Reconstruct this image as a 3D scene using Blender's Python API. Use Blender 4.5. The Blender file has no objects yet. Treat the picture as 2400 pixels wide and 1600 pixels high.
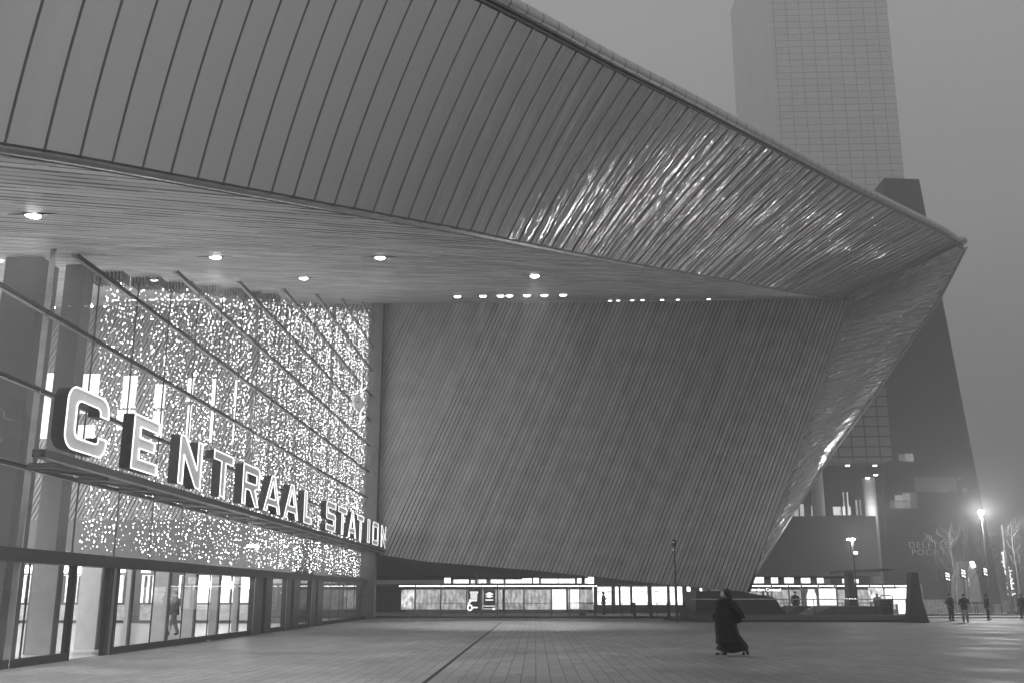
import bpy, bmesh, math, random
from mathutils import Vector, Matrix, noise
from math import sin, cos, pi, atan, tan, radians, sqrt, floor
random.seed(7)
S = bpy.context.scene
COL = S.collection

# ------------------------------------------------------------------ camera
F, PX, PY, EYE = 1867.0, 1200.0, 1035.0, 1.65           # focal length and principal point for a 2400 px wide frame
PITCH = atan((1394 - PY) / F)
YAW = atan(55 / (F * cos(PITCH) + (1394 - PY) * sin(PITCH)))
cam = bpy.data.cameras.new('camera'); co = bpy.data.objects.new('camera', cam); COL.objects.link(co)
co.location = (0, 0, EYE); co.rotation_euler = (pi / 2 + PITCH, 0, YAW)
cam.sensor_width = 36; cam.lens = 36 * F / 2400; cam.shift_y = (PY - 800) / 2400
cam.clip_start = 0.1; cam.clip_end = 3000
S.camera = co

# ------------------------------------------------------------------ world: fog-lit night sky over a city
W = bpy.data.worlds.new('World'); S.world = W; W.use_nodes = True
wn, wl = W.node_tree.nodes, W.node_tree.links
wn.clear()
wo = wn.new('ShaderNodeOutputWorld'); wb = wn.new('ShaderNodeBackground'); wc = wn.new('ShaderNodeTexCoord')
ws = wn.new('ShaderNodeSeparateXYZ'); wr = wn.new('ShaderNodeValToRGB')
wl.new(wc.outputs['Generated'], ws.inputs[0]); wl.new(ws.outputs['Z'], wr.inputs[0]); wl.new(wr.outputs[0], wb.inputs[0]); wl.new(wb.outputs[0], wo.inputs[0])
e = wr.color_ramp.elements
e[0].position = 0.0; e[0].color = (.03, .03, .03, 1); e[1].position = 0.6; e[1].color = (.62, .62, .62, 1)
for p, v in ((.1, .09), (.25, .31), (.4, .52)):
    q = e.new(p); q.color = (v, v, v, 1)
wb.inputs[1].default_value = .76
S.view_settings.view_transform = 'Standard'; S.view_settings.look = 'None'; S.view_settings.gamma = 1; S.view_settings.exposure = -.22
S.render.engine = 'CYCLES'
S.cycles.use_denoising = True
S.cycles.max_bounces = 6; S.cycles.diffuse_bounces = 3; S.cycles.glossy_bounces = 3; S.cycles.transmission_bounces = 3
S.cycles.transparent_max_bounces = 12; S.cycles.volume_bounces = 1
S.cycles.sample_clamp_indirect = 4.0; S.cycles.caustics_reflective = False; S.cycles.caustics_refractive = False

# ------------------------------------------------------------------ pixel helpers: a 2400x1600 image point on a plane of the place
def ray(x, y):
    r, u = x - PX, -(y - PY)
    Y = F * cos(PITCH) - u * sin(PITCH); Z = F * sin(PITCH) + u * cos(PITCH)
    return Vector((r * cos(YAW) - Y * sin(YAW), r * sin(YAW) + Y * cos(YAW), Z))
def at(x, y, Y=None, X=None, Z=None):
    d = ray(x, y)
    t = Y / d.y if Y is not None else X / d.x if X is not None else (Z - EYE) / d.z
    return Vector((0, 0, EYE)) + d * t
SZ0, SK = 3.93, .341                                     # the soffit plane z = SZ0 + SK*y
def sofz(Y): return SZ0 + SK * Y
def sof(x, y):
    d = ray(x, y); return Vector((0, 0, EYE)) + d * ((SZ0 - EYE) / (d.z - SK * d.y))
def lerp(a, b, t): return a + (b - a) * t
def table(T, x):
    if x <= T[0][0]: return T[0][1]
    for (a, p), (b, q) in zip(T, T[1:]):
        if x <= b: return lerp(p, q, (x - a) / (b - a))
    return T[-1][1]

# ------------------------------------------------------------------ materials (everything grey: the place is seen in black and white)
MATS = {}
def nodes_of(name):
    m = bpy.data.materials.new(name); m.use_nodes = True; nt = m.node_tree
    return m, nt, nt.nodes['Principled BSDF']
def mat(name, v, rough=.6, metal=0., var=.12, scale=3., bump=0., bscale=20., spec=.5):
    if name in MATS: return MATS[name]
    m, nt, b = nodes_of(name); N, L = nt.nodes, nt.links
    b.inputs['Roughness'].default_value = rough; b.inputs['Metallic'].default_value = metal
    b.inputs['Specular IOR Level'].default_value = spec
    tc = N.new('ShaderNodeTexCoord'); nz = N.new('ShaderNodeTexNoise'); nz.inputs['Scale'].default_value = scale; nz.inputs['Detail'].default_value = 5
    L.new(tc.outputs['Object'], nz.inputs['Vector'])
    mr = N.new('ShaderNodeMapRange'); mr.inputs['From Min'].default_value = .3; mr.inputs['From Max'].default_value = .7
    mr.inputs['To Min'].default_value = v * (1 - var); mr.inputs['To Max'].default_value = v * (1 + var)
    L.new(nz.outputs['Fac'], mr.inputs['Value']); L.new(mr.outputs[0], b.inputs['Base Color'])
    if bump:
        n2 = N.new('ShaderNodeTexNoise'); n2.inputs['Scale'].default_value = bscale; n2.inputs['Detail'].default_value = 6
        L.new(tc.outputs['Object'], n2.inputs['Vector'])
        bp = N.new('ShaderNodeBump'); bp.inputs['Strength'].default_value = bump; bp.inputs['Distance'].default_value = .02
        L.new(n2.outputs['Fac'], bp.inputs['Height']); L.new(bp.outputs[0], b.inputs['Normal'])
    MATS[name] = m; return m
def emit(name, s, base=.8, var=0., scale=1.5, nolight=False):
    if name in MATS: return MATS[name]
    m, nt, b = nodes_of(name); N, L = nt.nodes, nt.links
    b.inputs['Base Color'].default_value = (base,) * 3 + (1,)
    b.inputs['Emission Color'].default_value = (1, 1, 1, 1); b.inputs['Emission Strength'].default_value = s
    if var:
        tc = N.new('ShaderNodeTexCoord'); nz = N.new('ShaderNodeTexNoise'); nz.inputs['Scale'].default_value = scale; nz.inputs['Detail'].default_value = 4
        mp = N.new('ShaderNodeMapping'); mp.inputs['Scale'].default_value = (1.6, 1, .6)
        L.new(tc.outputs['Object'], mp.inputs[0]); L.new(mp.outputs[0], nz.inputs['Vector'])
        mr = N.new('ShaderNodeMapRange'); mr.inputs['From Min'].default_value = .35; mr.inputs['From Max'].default_value = .65
        mr.inputs['To Min'].default_value = s * (1 - var); mr.inputs['To Max'].default_value = s * (1 + var)
        L.new(nz.outputs['Fac'], mr.inputs['Value']); L.new(mr.outputs[0], b.inputs['Emission Strength'])
    if nolight: m.cycles.emission_sampling = 'NONE'
    MATS[name] = m; return m
def glass(name='clear_glass', ior=1.45, tint=.9, rough=.0):
    if name in MATS: return MATS[name]
    m = bpy.data.materials.new(name); m.use_nodes = True; nt = m.node_tree; N, L = nt.nodes, nt.links
    N.clear(); o = N.new('ShaderNodeOutputMaterial'); mx = N.new('ShaderNodeMixShader'); f = N.new('ShaderNodeFresnel')
    t = N.new('ShaderNodeBsdfTransparent'); g = N.new('ShaderNodeBsdfGlossy')
    f.inputs['IOR'].default_value = ior; t.inputs[0].default_value = (tint,) * 3 + (1,); g.inputs['Roughness'].default_value = rough
    L.new(f.outputs[0], mx.inputs[0]); L.new(t.outputs[0], mx.inputs[1]); L.new(g.outputs[0], mx.inputs[2]); L.new(mx.outputs[0], o.inputs[0])
    MATS[name] = m; return m

# ------------------------------------------------------------------ mesh builder (world coordinates; build() stores them relative to the parent Empty)
class MB:
    def __init__(s): s.v = []; s.f = []; s.uv = {}
    def quad(s, a, b, c, d): s.face([a, b, c, d])
    def face(s, pts):
        n = len(s.v); s.v += [Vector(p) for p in pts]; s.f.append(list(range(n, n + len(pts)))); return s
    def box(s, x0, x1, y0, y1, z0, z1, R=None, o=None):
        n = len(s.v)
        P = [Vector(p) for p in ((x0, y0, z0), (x1, y0, z0), (x1, y1, z0), (x0, y1, z0), (x0, y0, z1), (x1, y0, z1), (x1, y1, z1), (x0, y1, z1))]
        if R is not None: P = [R @ p + Vector(o or (0, 0, 0)) for p in P]
        s.v += P
        s.f += [[n + i for i in q] for q in ((0, 3, 2, 1), (4, 5, 6, 7), (0, 1, 5, 4), (1, 2, 6, 5), (2, 3, 7, 6), (3, 0, 4, 7))]
        return s
    def prism(s, pts, d):                                 # planar outline extruded by vector d
        pts = [Vector(p) for p in pts]; d = Vector(d); n = len(s.v); k = len(pts)
        s.v += pts + [p + d for p in pts]
        s.f.append([n + i for i in range(k)][::-1]); s.f.append([n + k + i for i in range(k)])
        for i in range(k): s.f.append([n + i, n + (i + 1) % k, n + k + (i + 1) % k, n + k + i])
        return s
    def tube(s, pts, r, seg=8, r2=None, cap=True):
        pts = [Vector(p) for p in pts]; n = len(s.v); m = len(pts)
        up = Vector((0, 0, 1))
        for i, p in enumerate(pts):
            d = (pts[min(i + 1, m - 1)] - pts[max(i - 1, 0)]).normalized()
            a = d.cross(up if abs(d.z) < .95 else Vector((1, 0, 0))).normalized(); b = d.cross(a)
            rr = lerp(r, r if r2 is None else r2, i / max(1, m - 1))
            for j in range(seg):
                t = 2 * pi * j / seg; s.v.append(p + a * cos(t) * rr + b * sin(t) * rr)
        for i in range(m - 1):
            for j in range(seg):
                k = (j + 1) % seg; s.f.append([n + i * seg + j, n + i * seg + k, n + (i + 1) * seg + k, n + (i + 1) * seg + j])
        if cap: s.f.append([n + j for j in range(seg)][::-1]); s.f.append([n + (m - 1) * seg + j for j in range(seg)])
        return s
    def disc(s, c, nrm, r, th, seg=20):
        nrm = Vector(nrm).normalized(); return s.tube([Vector(c), Vector(c) + nrm * th], r, seg)
    def grid(s, rows, uvs=None, close=False):
        n = len(s.v); w = len(rows[0])
        for r in rows: s.v += [Vector(p) for p in r]
        for i in range(len(rows) - 1):
            for j in range(w if close else w - 1):
                k = (j + 1) % w; s.f.append([n + i * w + j, n + i * w + k, n + (i + 1) * w + k, n + (i + 1) * w + j])
                if uvs: s.uv[len(s.f) - 1] = [uvs[i][j], uvs[i][k], uvs[i + 1][k], uvs[i + 1][j]]
        return s
    def ball(s, c, r, seg=8, rings=5, sc=(1, 1, 1)):
        c = Vector(c); rows = []
        for i in range(rings + 1):
            t = pi * i / rings; rows.append([c + Vector((r * sc[0] * sin(t) * cos(2 * pi * j / seg), r * sc[1] * sin(t) * sin(2 * pi * j / seg), r * sc[2] * cos(t))) for j in range(seg)])
        return s.grid(rows, close=True)
    def build(s, name, m, parent=None, smooth=False, kind=None):
        off = parent_origin(parent)
        me = bpy.data.meshes.new(name); me.from_pydata([tuple(v - off) for v in s.v], [], s.f)
        if s.uv:
            ul = me.uv_layers.new(name='UV')
            for p in me.polygons:
                q = s.uv.get(p.index)
                if q:
                    for li, c in zip(p.loop_indices, q): ul.data[li].uv = c
        bm = bmesh.new(); bm.from_mesh(me); bmesh.ops.remove_doubles(bm, verts=bm.verts, dist=1e-5)
        bmesh.ops.recalc_face_normals(bm, faces=bm.faces); bm.to_mesh(me); bm.free()
        me.update()
        if m: me.materials.append(m)
        if smooth:
            for p in me.polygons: p.use_smooth = True
        o = bpy.data.objects.new(name, me); COL.objects.link(o)
        if parent: o.parent = parent
        if kind: o['kind'] = kind
        return o
def parent_origin(p):
    v = Vector((0, 0, 0))
    while p is not None: v += p.location; p = p.parent
    return v
def thing(name, label, cat, loc=(0, 0, 0), group=None):
    o = bpy.data.objects.new(name, None); COL.objects.link(o); o.location = loc; o.empty_display_size = .3
    o['label'] = label; o['category'] = cat
    if group: o['group'] = group
    return o
def tag(o, label, cat, group=None):
    o['label'] = label; o['category'] = cat
    if group: o['group'] = group
    return o
def dup(root, loc=None, label=None, rz=None):
    def cp(o, par):
        c = o.copy(); COL.objects.link(c)
        if par: c.parent = par
        for ch in list(o.children): cp(ch, c)
        return c
    kids = cp(root, None)
    if loc is not None: kids.location = loc
    if rz is not None: kids.rotation_euler[2] = rz
    if label: kids['label'] = label
    return kids
def lamp(name, kind, loc, power, parent, size=.1, spot=None, direction=(0, 0, -1)):
    l = bpy.data.lights.new(name, kind); l.energy = power
    if kind == 'SPOT': l.spot_size = radians(spot or 100); l.spot_blend = .6
    if kind in ('SPOT', 'POINT'): l.shadow_soft_size = size
    if kind == 'AREA': l.size = size
    o = bpy.data.objects.new(name, l); COL.objects.link(o)
    o.location = Vector(loc) - parent_origin(parent); o.parent = parent
    o.rotation_euler = Vector(direction).to_track_quat('-Z', 'Y').to_euler()
    return o
def text_mesh(name, s, size, depth, m, parent, loc, rx=pi / 2, rz=0):
    c = bpy.data.curves.new(name, 'FONT'); c.body = s; c.size = size; c.extrude = depth; c.align_x = 'CENTER'; c.offset = -.02 * size if size > 1 else 0; c.space_character = 1.22 if size > 1 else 1
    t = bpy.data.objects.new(name + '_tmp', c); COL.objects.link(t)
    me = bpy.data.meshes.new_from_object(t.evaluated_get(bpy.context.evaluated_depsgraph_get()))
    bpy.data.objects.remove(t); bpy.data.curves.remove(c)
    me.materials.clear(); me.materials.append(m); me.name = name
    o = bpy.data.objects.new(name, me); COL.objects.link(o); o.parent = parent
    o.location = Vector(loc) - parent_origin(parent); o.rotation_euler = (rx, 0, rz)
    return o

WX = -12.1          # plane of the glass front
WY = 58.0           # plane of the slatted end wall

# ------------------------------------------------------------------ ground
def ground_material():
    m, nt, b = nodes_of('paving'); N, L = nt.nodes, nt.links
    tc = N.new('ShaderNodeTexCoord'); mp = N.new('ShaderNodeMapping'); mp.inputs['Rotation'].default_value = (0, 0, pi / 2)
    L.new(tc.outputs['Object'], mp.inputs[0])
    br = N.new('ShaderNodeTexBrick'); br.inputs['Scale'].default_value = 1; br.inputs['Brick Width'].default_value = .9; br.inputs['Row Height'].default_value = .3
    br.inputs['Mortar Size'].default_value = .009; br.inputs['Mortar Smooth'].default_value = .3; br.inputs['Bias'].default_value = 0
    br.inputs['Color1'].default_value = (.25, .25, .25, 1); br.inputs['Color2'].default_value = (.31, .31, .31, 1); br.inputs['Mortar'].default_value = (.07, .07, .07, 1)
    L.new(mp.outputs[0], br.inputs['Vector'])
    n1 = N.new('ShaderNodeTexNoise'); n1.inputs['Scale'].default_value = .35; n1.inputs['Detail'].default_value = 7; L.new(tc.outputs['Object'], n1.inputs['Vector'])
    n2 = N.new('ShaderNodeTexNoise'); n2.inputs['Scale'].default_value = 14; n2.inputs['Detail'].default_value = 8; L.new(tc.outputs['Object'], n2.inputs['Vector'])
    a = N.new('ShaderNodeMapRange'); a.inputs['From Min'].default_value = .3; a.inputs['From Max'].default_value = .7; a.inputs['To Min'].default_value = .78; a.inputs['To Max'].default_value = 1.2
    L.new(n1.outputs['Fac'], a.inputs[0])
    a2 = N.new('ShaderNodeMapRange'); a2.inputs['From Min'].default_value = .3; a2.inputs['From Max'].default_value = .7; a2.inputs['To Min'].default_value = .8; a2.inputs['To Max'].default_value = 1.2
    L.new(n2.outputs['Fac'], a2.inputs[0])
    mu = N.new('ShaderNodeMath'); mu.operation = 'MULTIPLY'; L.new(a.outputs[0], mu.inputs[0]); L.new(a2.outputs[0], mu.inputs[1])
    n3 = N.new('ShaderNodeTexVoronoi'); n3.inputs['Scale'].default_value = 1.6; L.new(tc.outputs['Object'], n3.inputs['Vector'])
    s3 = N.new('ShaderNodeMapRange'); s3.inputs['From Min'].default_value = .03; s3.inputs['From Max'].default_value = .07; s3.inputs['To Min'].default_value = .45; s3.inputs['To Max'].default_value = 1
    L.new(n3.outputs['Distance'], s3.inputs[0])
    n4 = N.new('ShaderNodeTexNoise'); n4.inputs['Scale'].default_value = 1.3; n4.inputs['Detail'].default_value = 6; n4.inputs['Distortion'].default_value = 1.2; L.new(tc.outputs['Object'], n4.inputs['Vector'])
    s4 = N.new('ShaderNodeMapRange'); s4.inputs['From Min'].default_value = .58; s4.inputs['From Max'].default_value = .72; s4.inputs['To Min'].default_value = 1; s4.inputs['To Max'].default_value = .72
    L.new(n4.outputs['Fac'], s4.inputs[0])
    m3 = N.new('ShaderNodeMath'); m3.operation = 'MULTIPLY'; L.new(mu.outputs[0], m3.inputs[0]); L.new(s3.outputs[0], m3.inputs[1])
    m4 = N.new('ShaderNodeMath'); m4.operation = 'MULTIPLY'; L.new(m3.outputs[0], m4.inputs[0]); L.new(s4.outputs[0], m4.inputs[1]); mu = m4
    vm = N.new('ShaderNodeVectorMath'); vm.operation = 'SCALE'; L.new(br.outputs['Color'], vm.inputs[0]); L.new(mu.outputs[0], vm.inputs['Scale'])
    L.new(vm.outputs[0], b.inputs['Base Color'])
    rr = N.new('ShaderNodeMapRange'); rr.inputs['From Min'].default_value = .35; rr.inputs['From Max'].default_value = .65; rr.inputs['To Min'].default_value = .5; rr.inputs['To Max'].default_value = .75
    L.new(n1.outputs['Fac'], rr.inputs[0]); L.new(rr.outputs[0], b.inputs['Roughness'])
    bp = N.new('ShaderNodeBump'); bp.inputs['Strength'].default_value = .5; bp.inputs['Distance'].default_value = .01
    ad = N.new('ShaderNodeMath'); ad.operation = 'MULTIPLY_ADD'; L.new(br.outputs['Fac'], ad.inputs[0]); ad.inputs[1].default_value = -.6; L.new(n2.outputs['Fac'], ad.inputs[2])
    L.new(ad.outputs[0], bp.inputs['Height']); L.new(bp.outputs[0], b.inputs['Normal'])
    return m
MB().face([(-400, -120, 0), (500, -120, 0), (500, 700, 0), (-400, 700, 0)]).build('plaza', ground_material(), kind='structure')
MB().box(-2.19, -2.11, -10, 50, .001, .005).build('drain_slot', mat('slot_dark', .015, .8), kind='structure')
MB().box(-45, WX - .1, 5, WY, .004, .012).build('hall_floor', mat('hall_floor_stone', .7, .25, var=.06, scale=1.2), kind='structure')
MB().box(-60, 17, 60.3, 60.75, .0, .13).build('kerb', mat('kerb_stone', .07, .7), kind='structure')
MB().box(-60, 60, 60.75, 61.6, .0, .1).build('pavement', mat('island_stone', .35, .7), kind='structure')

# ------------------------------------------------------------------ station building
ST = thing('station_building', 'huge station with glass front and pointed metal canopy over slatted ceiling and wall', 'building', (WX, WY, 0))

# --- fascia: ribs in planes of constant y; table of outward reach and height above the soffit edge
EDGE = [(-40, 290), (0, 338), (95, 352), (188, 368), (267, 385), (343, 397), (417, 412), (486, 425), (548, 437), (610, 448), (663, 457), (718, 469), (770, 479), (815, 488), (858, 494),
        (898, 502), (975, 518), (1048, 530), (1115, 543), (1172, 556), (1227, 567), (1305, 583), (1430, 608), (1576, 634), (1714, 657), (1854, 682), (1925, 695), (1990, 713)]
LP = [sof(x, y) for x, y in EDGE if x >= 0]
XT = [(p.y, p.x) for p in LP]
XT = [(1.0, -12.0), (5.0, -8.4)] + XT
XT[-1] = (WY, at(1990, 713, Y=WY).x)
def Lx(Y): return table(XT, Y)
RIM = [(1449, 173), (1646, 270), (1701, 300), (1874, 388), (1969, 438), (2017, 459), (2115, 507), (2207, 550), (2264, 577)]
def Upt(Y):
    dz = 4.52 if Y < 18.33 else lerp(4.57, 4.33, (Y - 18.33) / (WY - 18.33))
    z = sofz(Y) + dz
    if Y < 18.33:
        dx = table([(1, .3), (8.1, .73), (13.2, 1.5), (13.63, 1.66), (15, 1.88), (16.3, 2.07), (17.33, 2.26), (18.33, 2.43)], Y); return Vector((Lx(Y) + dx, Y, z))
    k = (z - EYE) / Y
    for (a, b) in zip(RIM, RIM[1:]):
        ra, rb = ray(*a), ray(*b); ka, kb = ra.z / ra.y, rb.z / rb.y
        if kb <= k <= ka or b == RIM[-1]:
            t = max(-.2, min(1.15, (k - ka) / (kb - ka))); p = at(lerp(a[0], b[0], t), lerp(a[1], b[1], t), Y=Y); return Vector((p.x, Y, z))
RY = [1.2]
while RY[-1] < WY - .5: RY.append(RY[-1] + .33 + .019 * max(0, RY[-1] - 8))
RY[-1] = WY
def smooth_list(A, n):
    for _ in range(n): A = [A[0]] + [(A[i - 1] + 2 * A[i] + A[i + 1]) / 4 for i in range(1, len(A) - 1)] + [A[-1]]
    return A
LX = smooth_list([Lx(y) for y in RY], 3); UX = smooth_list([Upt(y).x for y in RY], 14)
UZ = smooth_list([Upt(y).z for y in RY], 14)
def rib(i, n=22):
    a = Vector((LX[i], RY[i], sofz(RY[i]))); b = Vector((UX[i], RY[i], UZ[i]))
    c = (a + b) / 2 + Vector((-(b.z - a.z), 0, (b.x - a.x))).normalized() * lerp(.18, .04, min(1, RY[i] / 45))
    return [a * (1 - t) ** 2 + c * 2 * t * (1 - t) + b * t * t for t in [k / n for k in range(n + 1)]]
def metal_material(name, base, rough, amp, su, sv, joint=0):
    m, nt, b = nodes_of(name); N, L = nt.nodes, nt.links
    b.inputs['Metallic'].default_value = .85; b.inputs['Base Color'].default_value = (base,) * 3 + (1,); b.inputs['Roughness'].default_value = rough
    uv = N.new('ShaderNodeUVMap'); uv.uv_map = 'UV'
    mp = N.new('ShaderNodeMapping'); mp.inputs['Scale'].default_value = (su, sv, 1); L.new(uv.outputs[0], mp.inputs[0])
    # every sheet buckles differently: shift the noise by the sheet number
    sx = N.new('ShaderNodeSeparateXYZ'); L.new(uv.outputs[0], sx.inputs[0])
    fl = N.new('ShaderNodeMath'); fl.operation = 'FLOOR'; L.new(sx.outputs[0], fl.inputs[0])
    ml = N.new('ShaderNodeMath'); ml.operation = 'MULTIPLY'; ml.inputs[1].default_value = 3.7; L.new(fl.outputs[0], ml.inputs[0])
    nz = N.new('ShaderNodeTexNoise'); nz.noise_dimensions = '4D'; nz.inputs['Scale'].default_value = 1; nz.inputs['Detail'].default_value = 3
    L.new(mp.outputs[0], nz.inputs['Vector']); L.new(ml.outputs[0], nz.inputs['W'])
    ps = N.new('ShaderNodeMath'); ps.operation = 'MULTIPLY'; L.new(nz.outputs['Fac'], ps.inputs[0])
    if joint:
        fr_ = N.new('ShaderNodeMath'); fr_.operation = 'FRACT'; L.new(sx.outputs[0], fr_.inputs[0])
        ls_ = N.new('ShaderNodeMath'); ls_.operation = 'LESS_THAN'; ls_.inputs[1].default_value = joint; L.new(fr_.outputs[0], ls_.inputs[0])
        mx_ = N.new('ShaderNodeMix'); mx_.data_type = 'RGBA'; L.new(ls_.outputs[0], mx_.inputs[0]); mx_.inputs[6].default_value = (base,) * 3 + (1,); mx_.inputs[7].default_value = (.2, .2, .2, 1)
        L.new(mx_.outputs[2], b.inputs['Base Color'])
    # thinner, more buckled sheets towards the point
    am = N.new('ShaderNodeMapRange'); am.inputs['From Min'].default_value = 34; am.inputs['From Max'].default_value = 58; am.inputs['To Min'].default_value = .02; am.inputs['To Max'].default_value = 1.5
    L.new(sx.outputs[0], am.inputs[0]); L.new(am.outputs[0], ps.inputs[1])
    bp = N.new('ShaderNodeBump'); bp.inputs['Strength'].default_value = 1; bp.inputs['Distance'].default_value = amp
    L.new(ps.outputs[0], bp.inputs['Height']); L.new(bp.outputs[0], b.inputs['Normal'])
    # handling marks: dull and bright streaks down each sheet
    n2 = N.new('ShaderNodeTexNoise'); n2.noise_dimensions = '4D'; n2.inputs['Scale'].default_value = 1.3; n2.inputs['Detail'].default_value = 4
    L.new(uv.outputs[0], n2.inputs['Vector']); L.new(ml.outputs[0], n2.inputs['W'])
    r2 = N.new('ShaderNodeMapRange'); r2.inputs['From Min'].default_value = .3; r2.inputs['From Max'].default_value = .7; r2.inputs['To Min'].default_value = rough * .93; r2.inputs['To Max'].default_value = rough * 1.08
    L.new(n2.outputs['Fac'], r2.inputs[0]); L.new(r2.outputs[0], b.inputs['Roughness'])
    return m
M_SKIN = metal_material('buckled_steel', .82, .08, .12, 1.9, .6)
M_SEAM = mat('seam_metal', .3, .5, .6)
M_TRIM = mat('trim_metal', .45, .3, .8)
fm, sm_ = MB(), MB()
rows, uvs = [], []
for i in range(len(RY) - 1):
    A, B = rib(i), rib(i + 1)
    for q in range(4):
        t = q / 4
        d = .012 * sin(pi * t)
        rows.append([lerp(a, b, t) + Vector((.0 - d, 0, -d * .0)) for a, b in zip(A, B)]); uvs.append([(i + t * .999, 4.6 * k / 22) for k in range(23)])
rows.append(rib(len(RY) - 1)); uvs.append([(len(RY) - 1, 4.6 * k / 22) for k in range(23)])
fm.grid(rows, uvs); fm.build('metal_fascia', M_SKIN, ST, smooth=True)
for i in range(len(RY)):
    P = rib(i, 14)
    w = Vector((0, .007, 0)); o_ = []
    for k, p in enumerate(P):
        t = (P[min(k + 1, 14)] - P[max(k - 1, 0)]).normalized(); nr = Vector((t.z, 0, -t.x)); o_.append((p - nr * .01, p + nr * .022))
    for (a, b), (c, d) in zip(o_, o_[1:]):
        sm_.quad(a - w, b - w, d - w, c - w); sm_.quad(b - w, b + w, d + w, d - w); sm_.quad(b + w, a + w, c + w, d + w)
sm_.build('standing_seams', M_SEAM, ST)
# trims along both edges
lt, ut, ut2, lt2 = MB(), MB(), MB(), MB()
idx = range(0, len(RY), 1)
lt.tube([Vector((LX[i] - .02, RY[i], sofz(RY[i]) - .06)) for i in idx], .05, 6)
lt.build('fascia_lower_trim', mat('trim_metal_bright', .6, .22, .9), ST)
lt2.grid([[Vector((LX[i] - .16, RY[i], sofz(RY[i]) - .02)), Vector((LX[i] - .1, RY[i], sofz(RY[i]) - .12)), Vector((LX[i] + .02, RY[i], sofz(RY[i]) + .02))] for i in idx])
lt2.build('soffit_edge_gutter', M_SEAM, ST)
ut.tube([Vector((UX[i] + .05, RY[i], UZ[i] + .02)) for i in idx], .035, 6)
ut.tube([Vector((UX[i] + .12, RY[i], UZ[i] + .10)) for i in idx], .045, 6)
ut.build('rim_gutter', mat('rim_gutter_metal', .28, .35, .7), ST)
# rounded nose with scalloped sheets above the rim
nm = MB(); rows = []; uvs = []
NR = 18
for i in range(len(RY) - 1):
    for q in range(5):
        t = q / 5; x = lerp(UX[i], UX[i + 1], t); y = lerp(RY[i], RY[i + 1], t); z = lerp(UZ[i], UZ[i + 1], t)
        r = .14 + .0024 * y + .01 * abs(sin(pi * t)) ** .6
        row = []
        for k in range(NR + 1):
            a = lerp(-.35 * pi, .62 * pi, k / NR)
            row.append(Vector((x + r * .45 + r * .9 * cos(a), y, z + .12 + r * .75 + r * sin(a))))
        rows.append(row); uvs.append([(i + t * .999, k * .12) for k in range(NR + 1)])
nm.grid(rows, uvs); nm.ball((UX[-1] + .12, WY, UZ[-1] + .2), .36, 14, 8); nm.ball((UX[-1] + .02, WY - .02, UZ[-1] - .12), .2, 12, 8); nm.build('rounded_nose', metal_material('nose_steel', .55, .34, .02, 1.2, 1, .06), ST, smooth=True)
# roof sheet closing the canopy from the nose back over the hall
rf = MB(); r_ = []
for i in list(range(0, len(RY), 4)) + [len(RY) - 1]:
    z = UZ[i] + .2 + .002 * RY[i]; r_.append([Vector((UX[i] + .02, RY[i], z)), Vector((LX[i] - 2, RY[i], z + .5)), Vector((-45, RY[i], z + 1.2))])
z = r_[-1][0].z; r_.append([Vector((30, WY + 9, z)), Vector((20, WY + 9, z + .5)), Vector((-45, WY + 9, z + 1.2))])
rf.grid(r_); rf.build('roof', mat('roof_metal', .3, .5, .5), ST)

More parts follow.
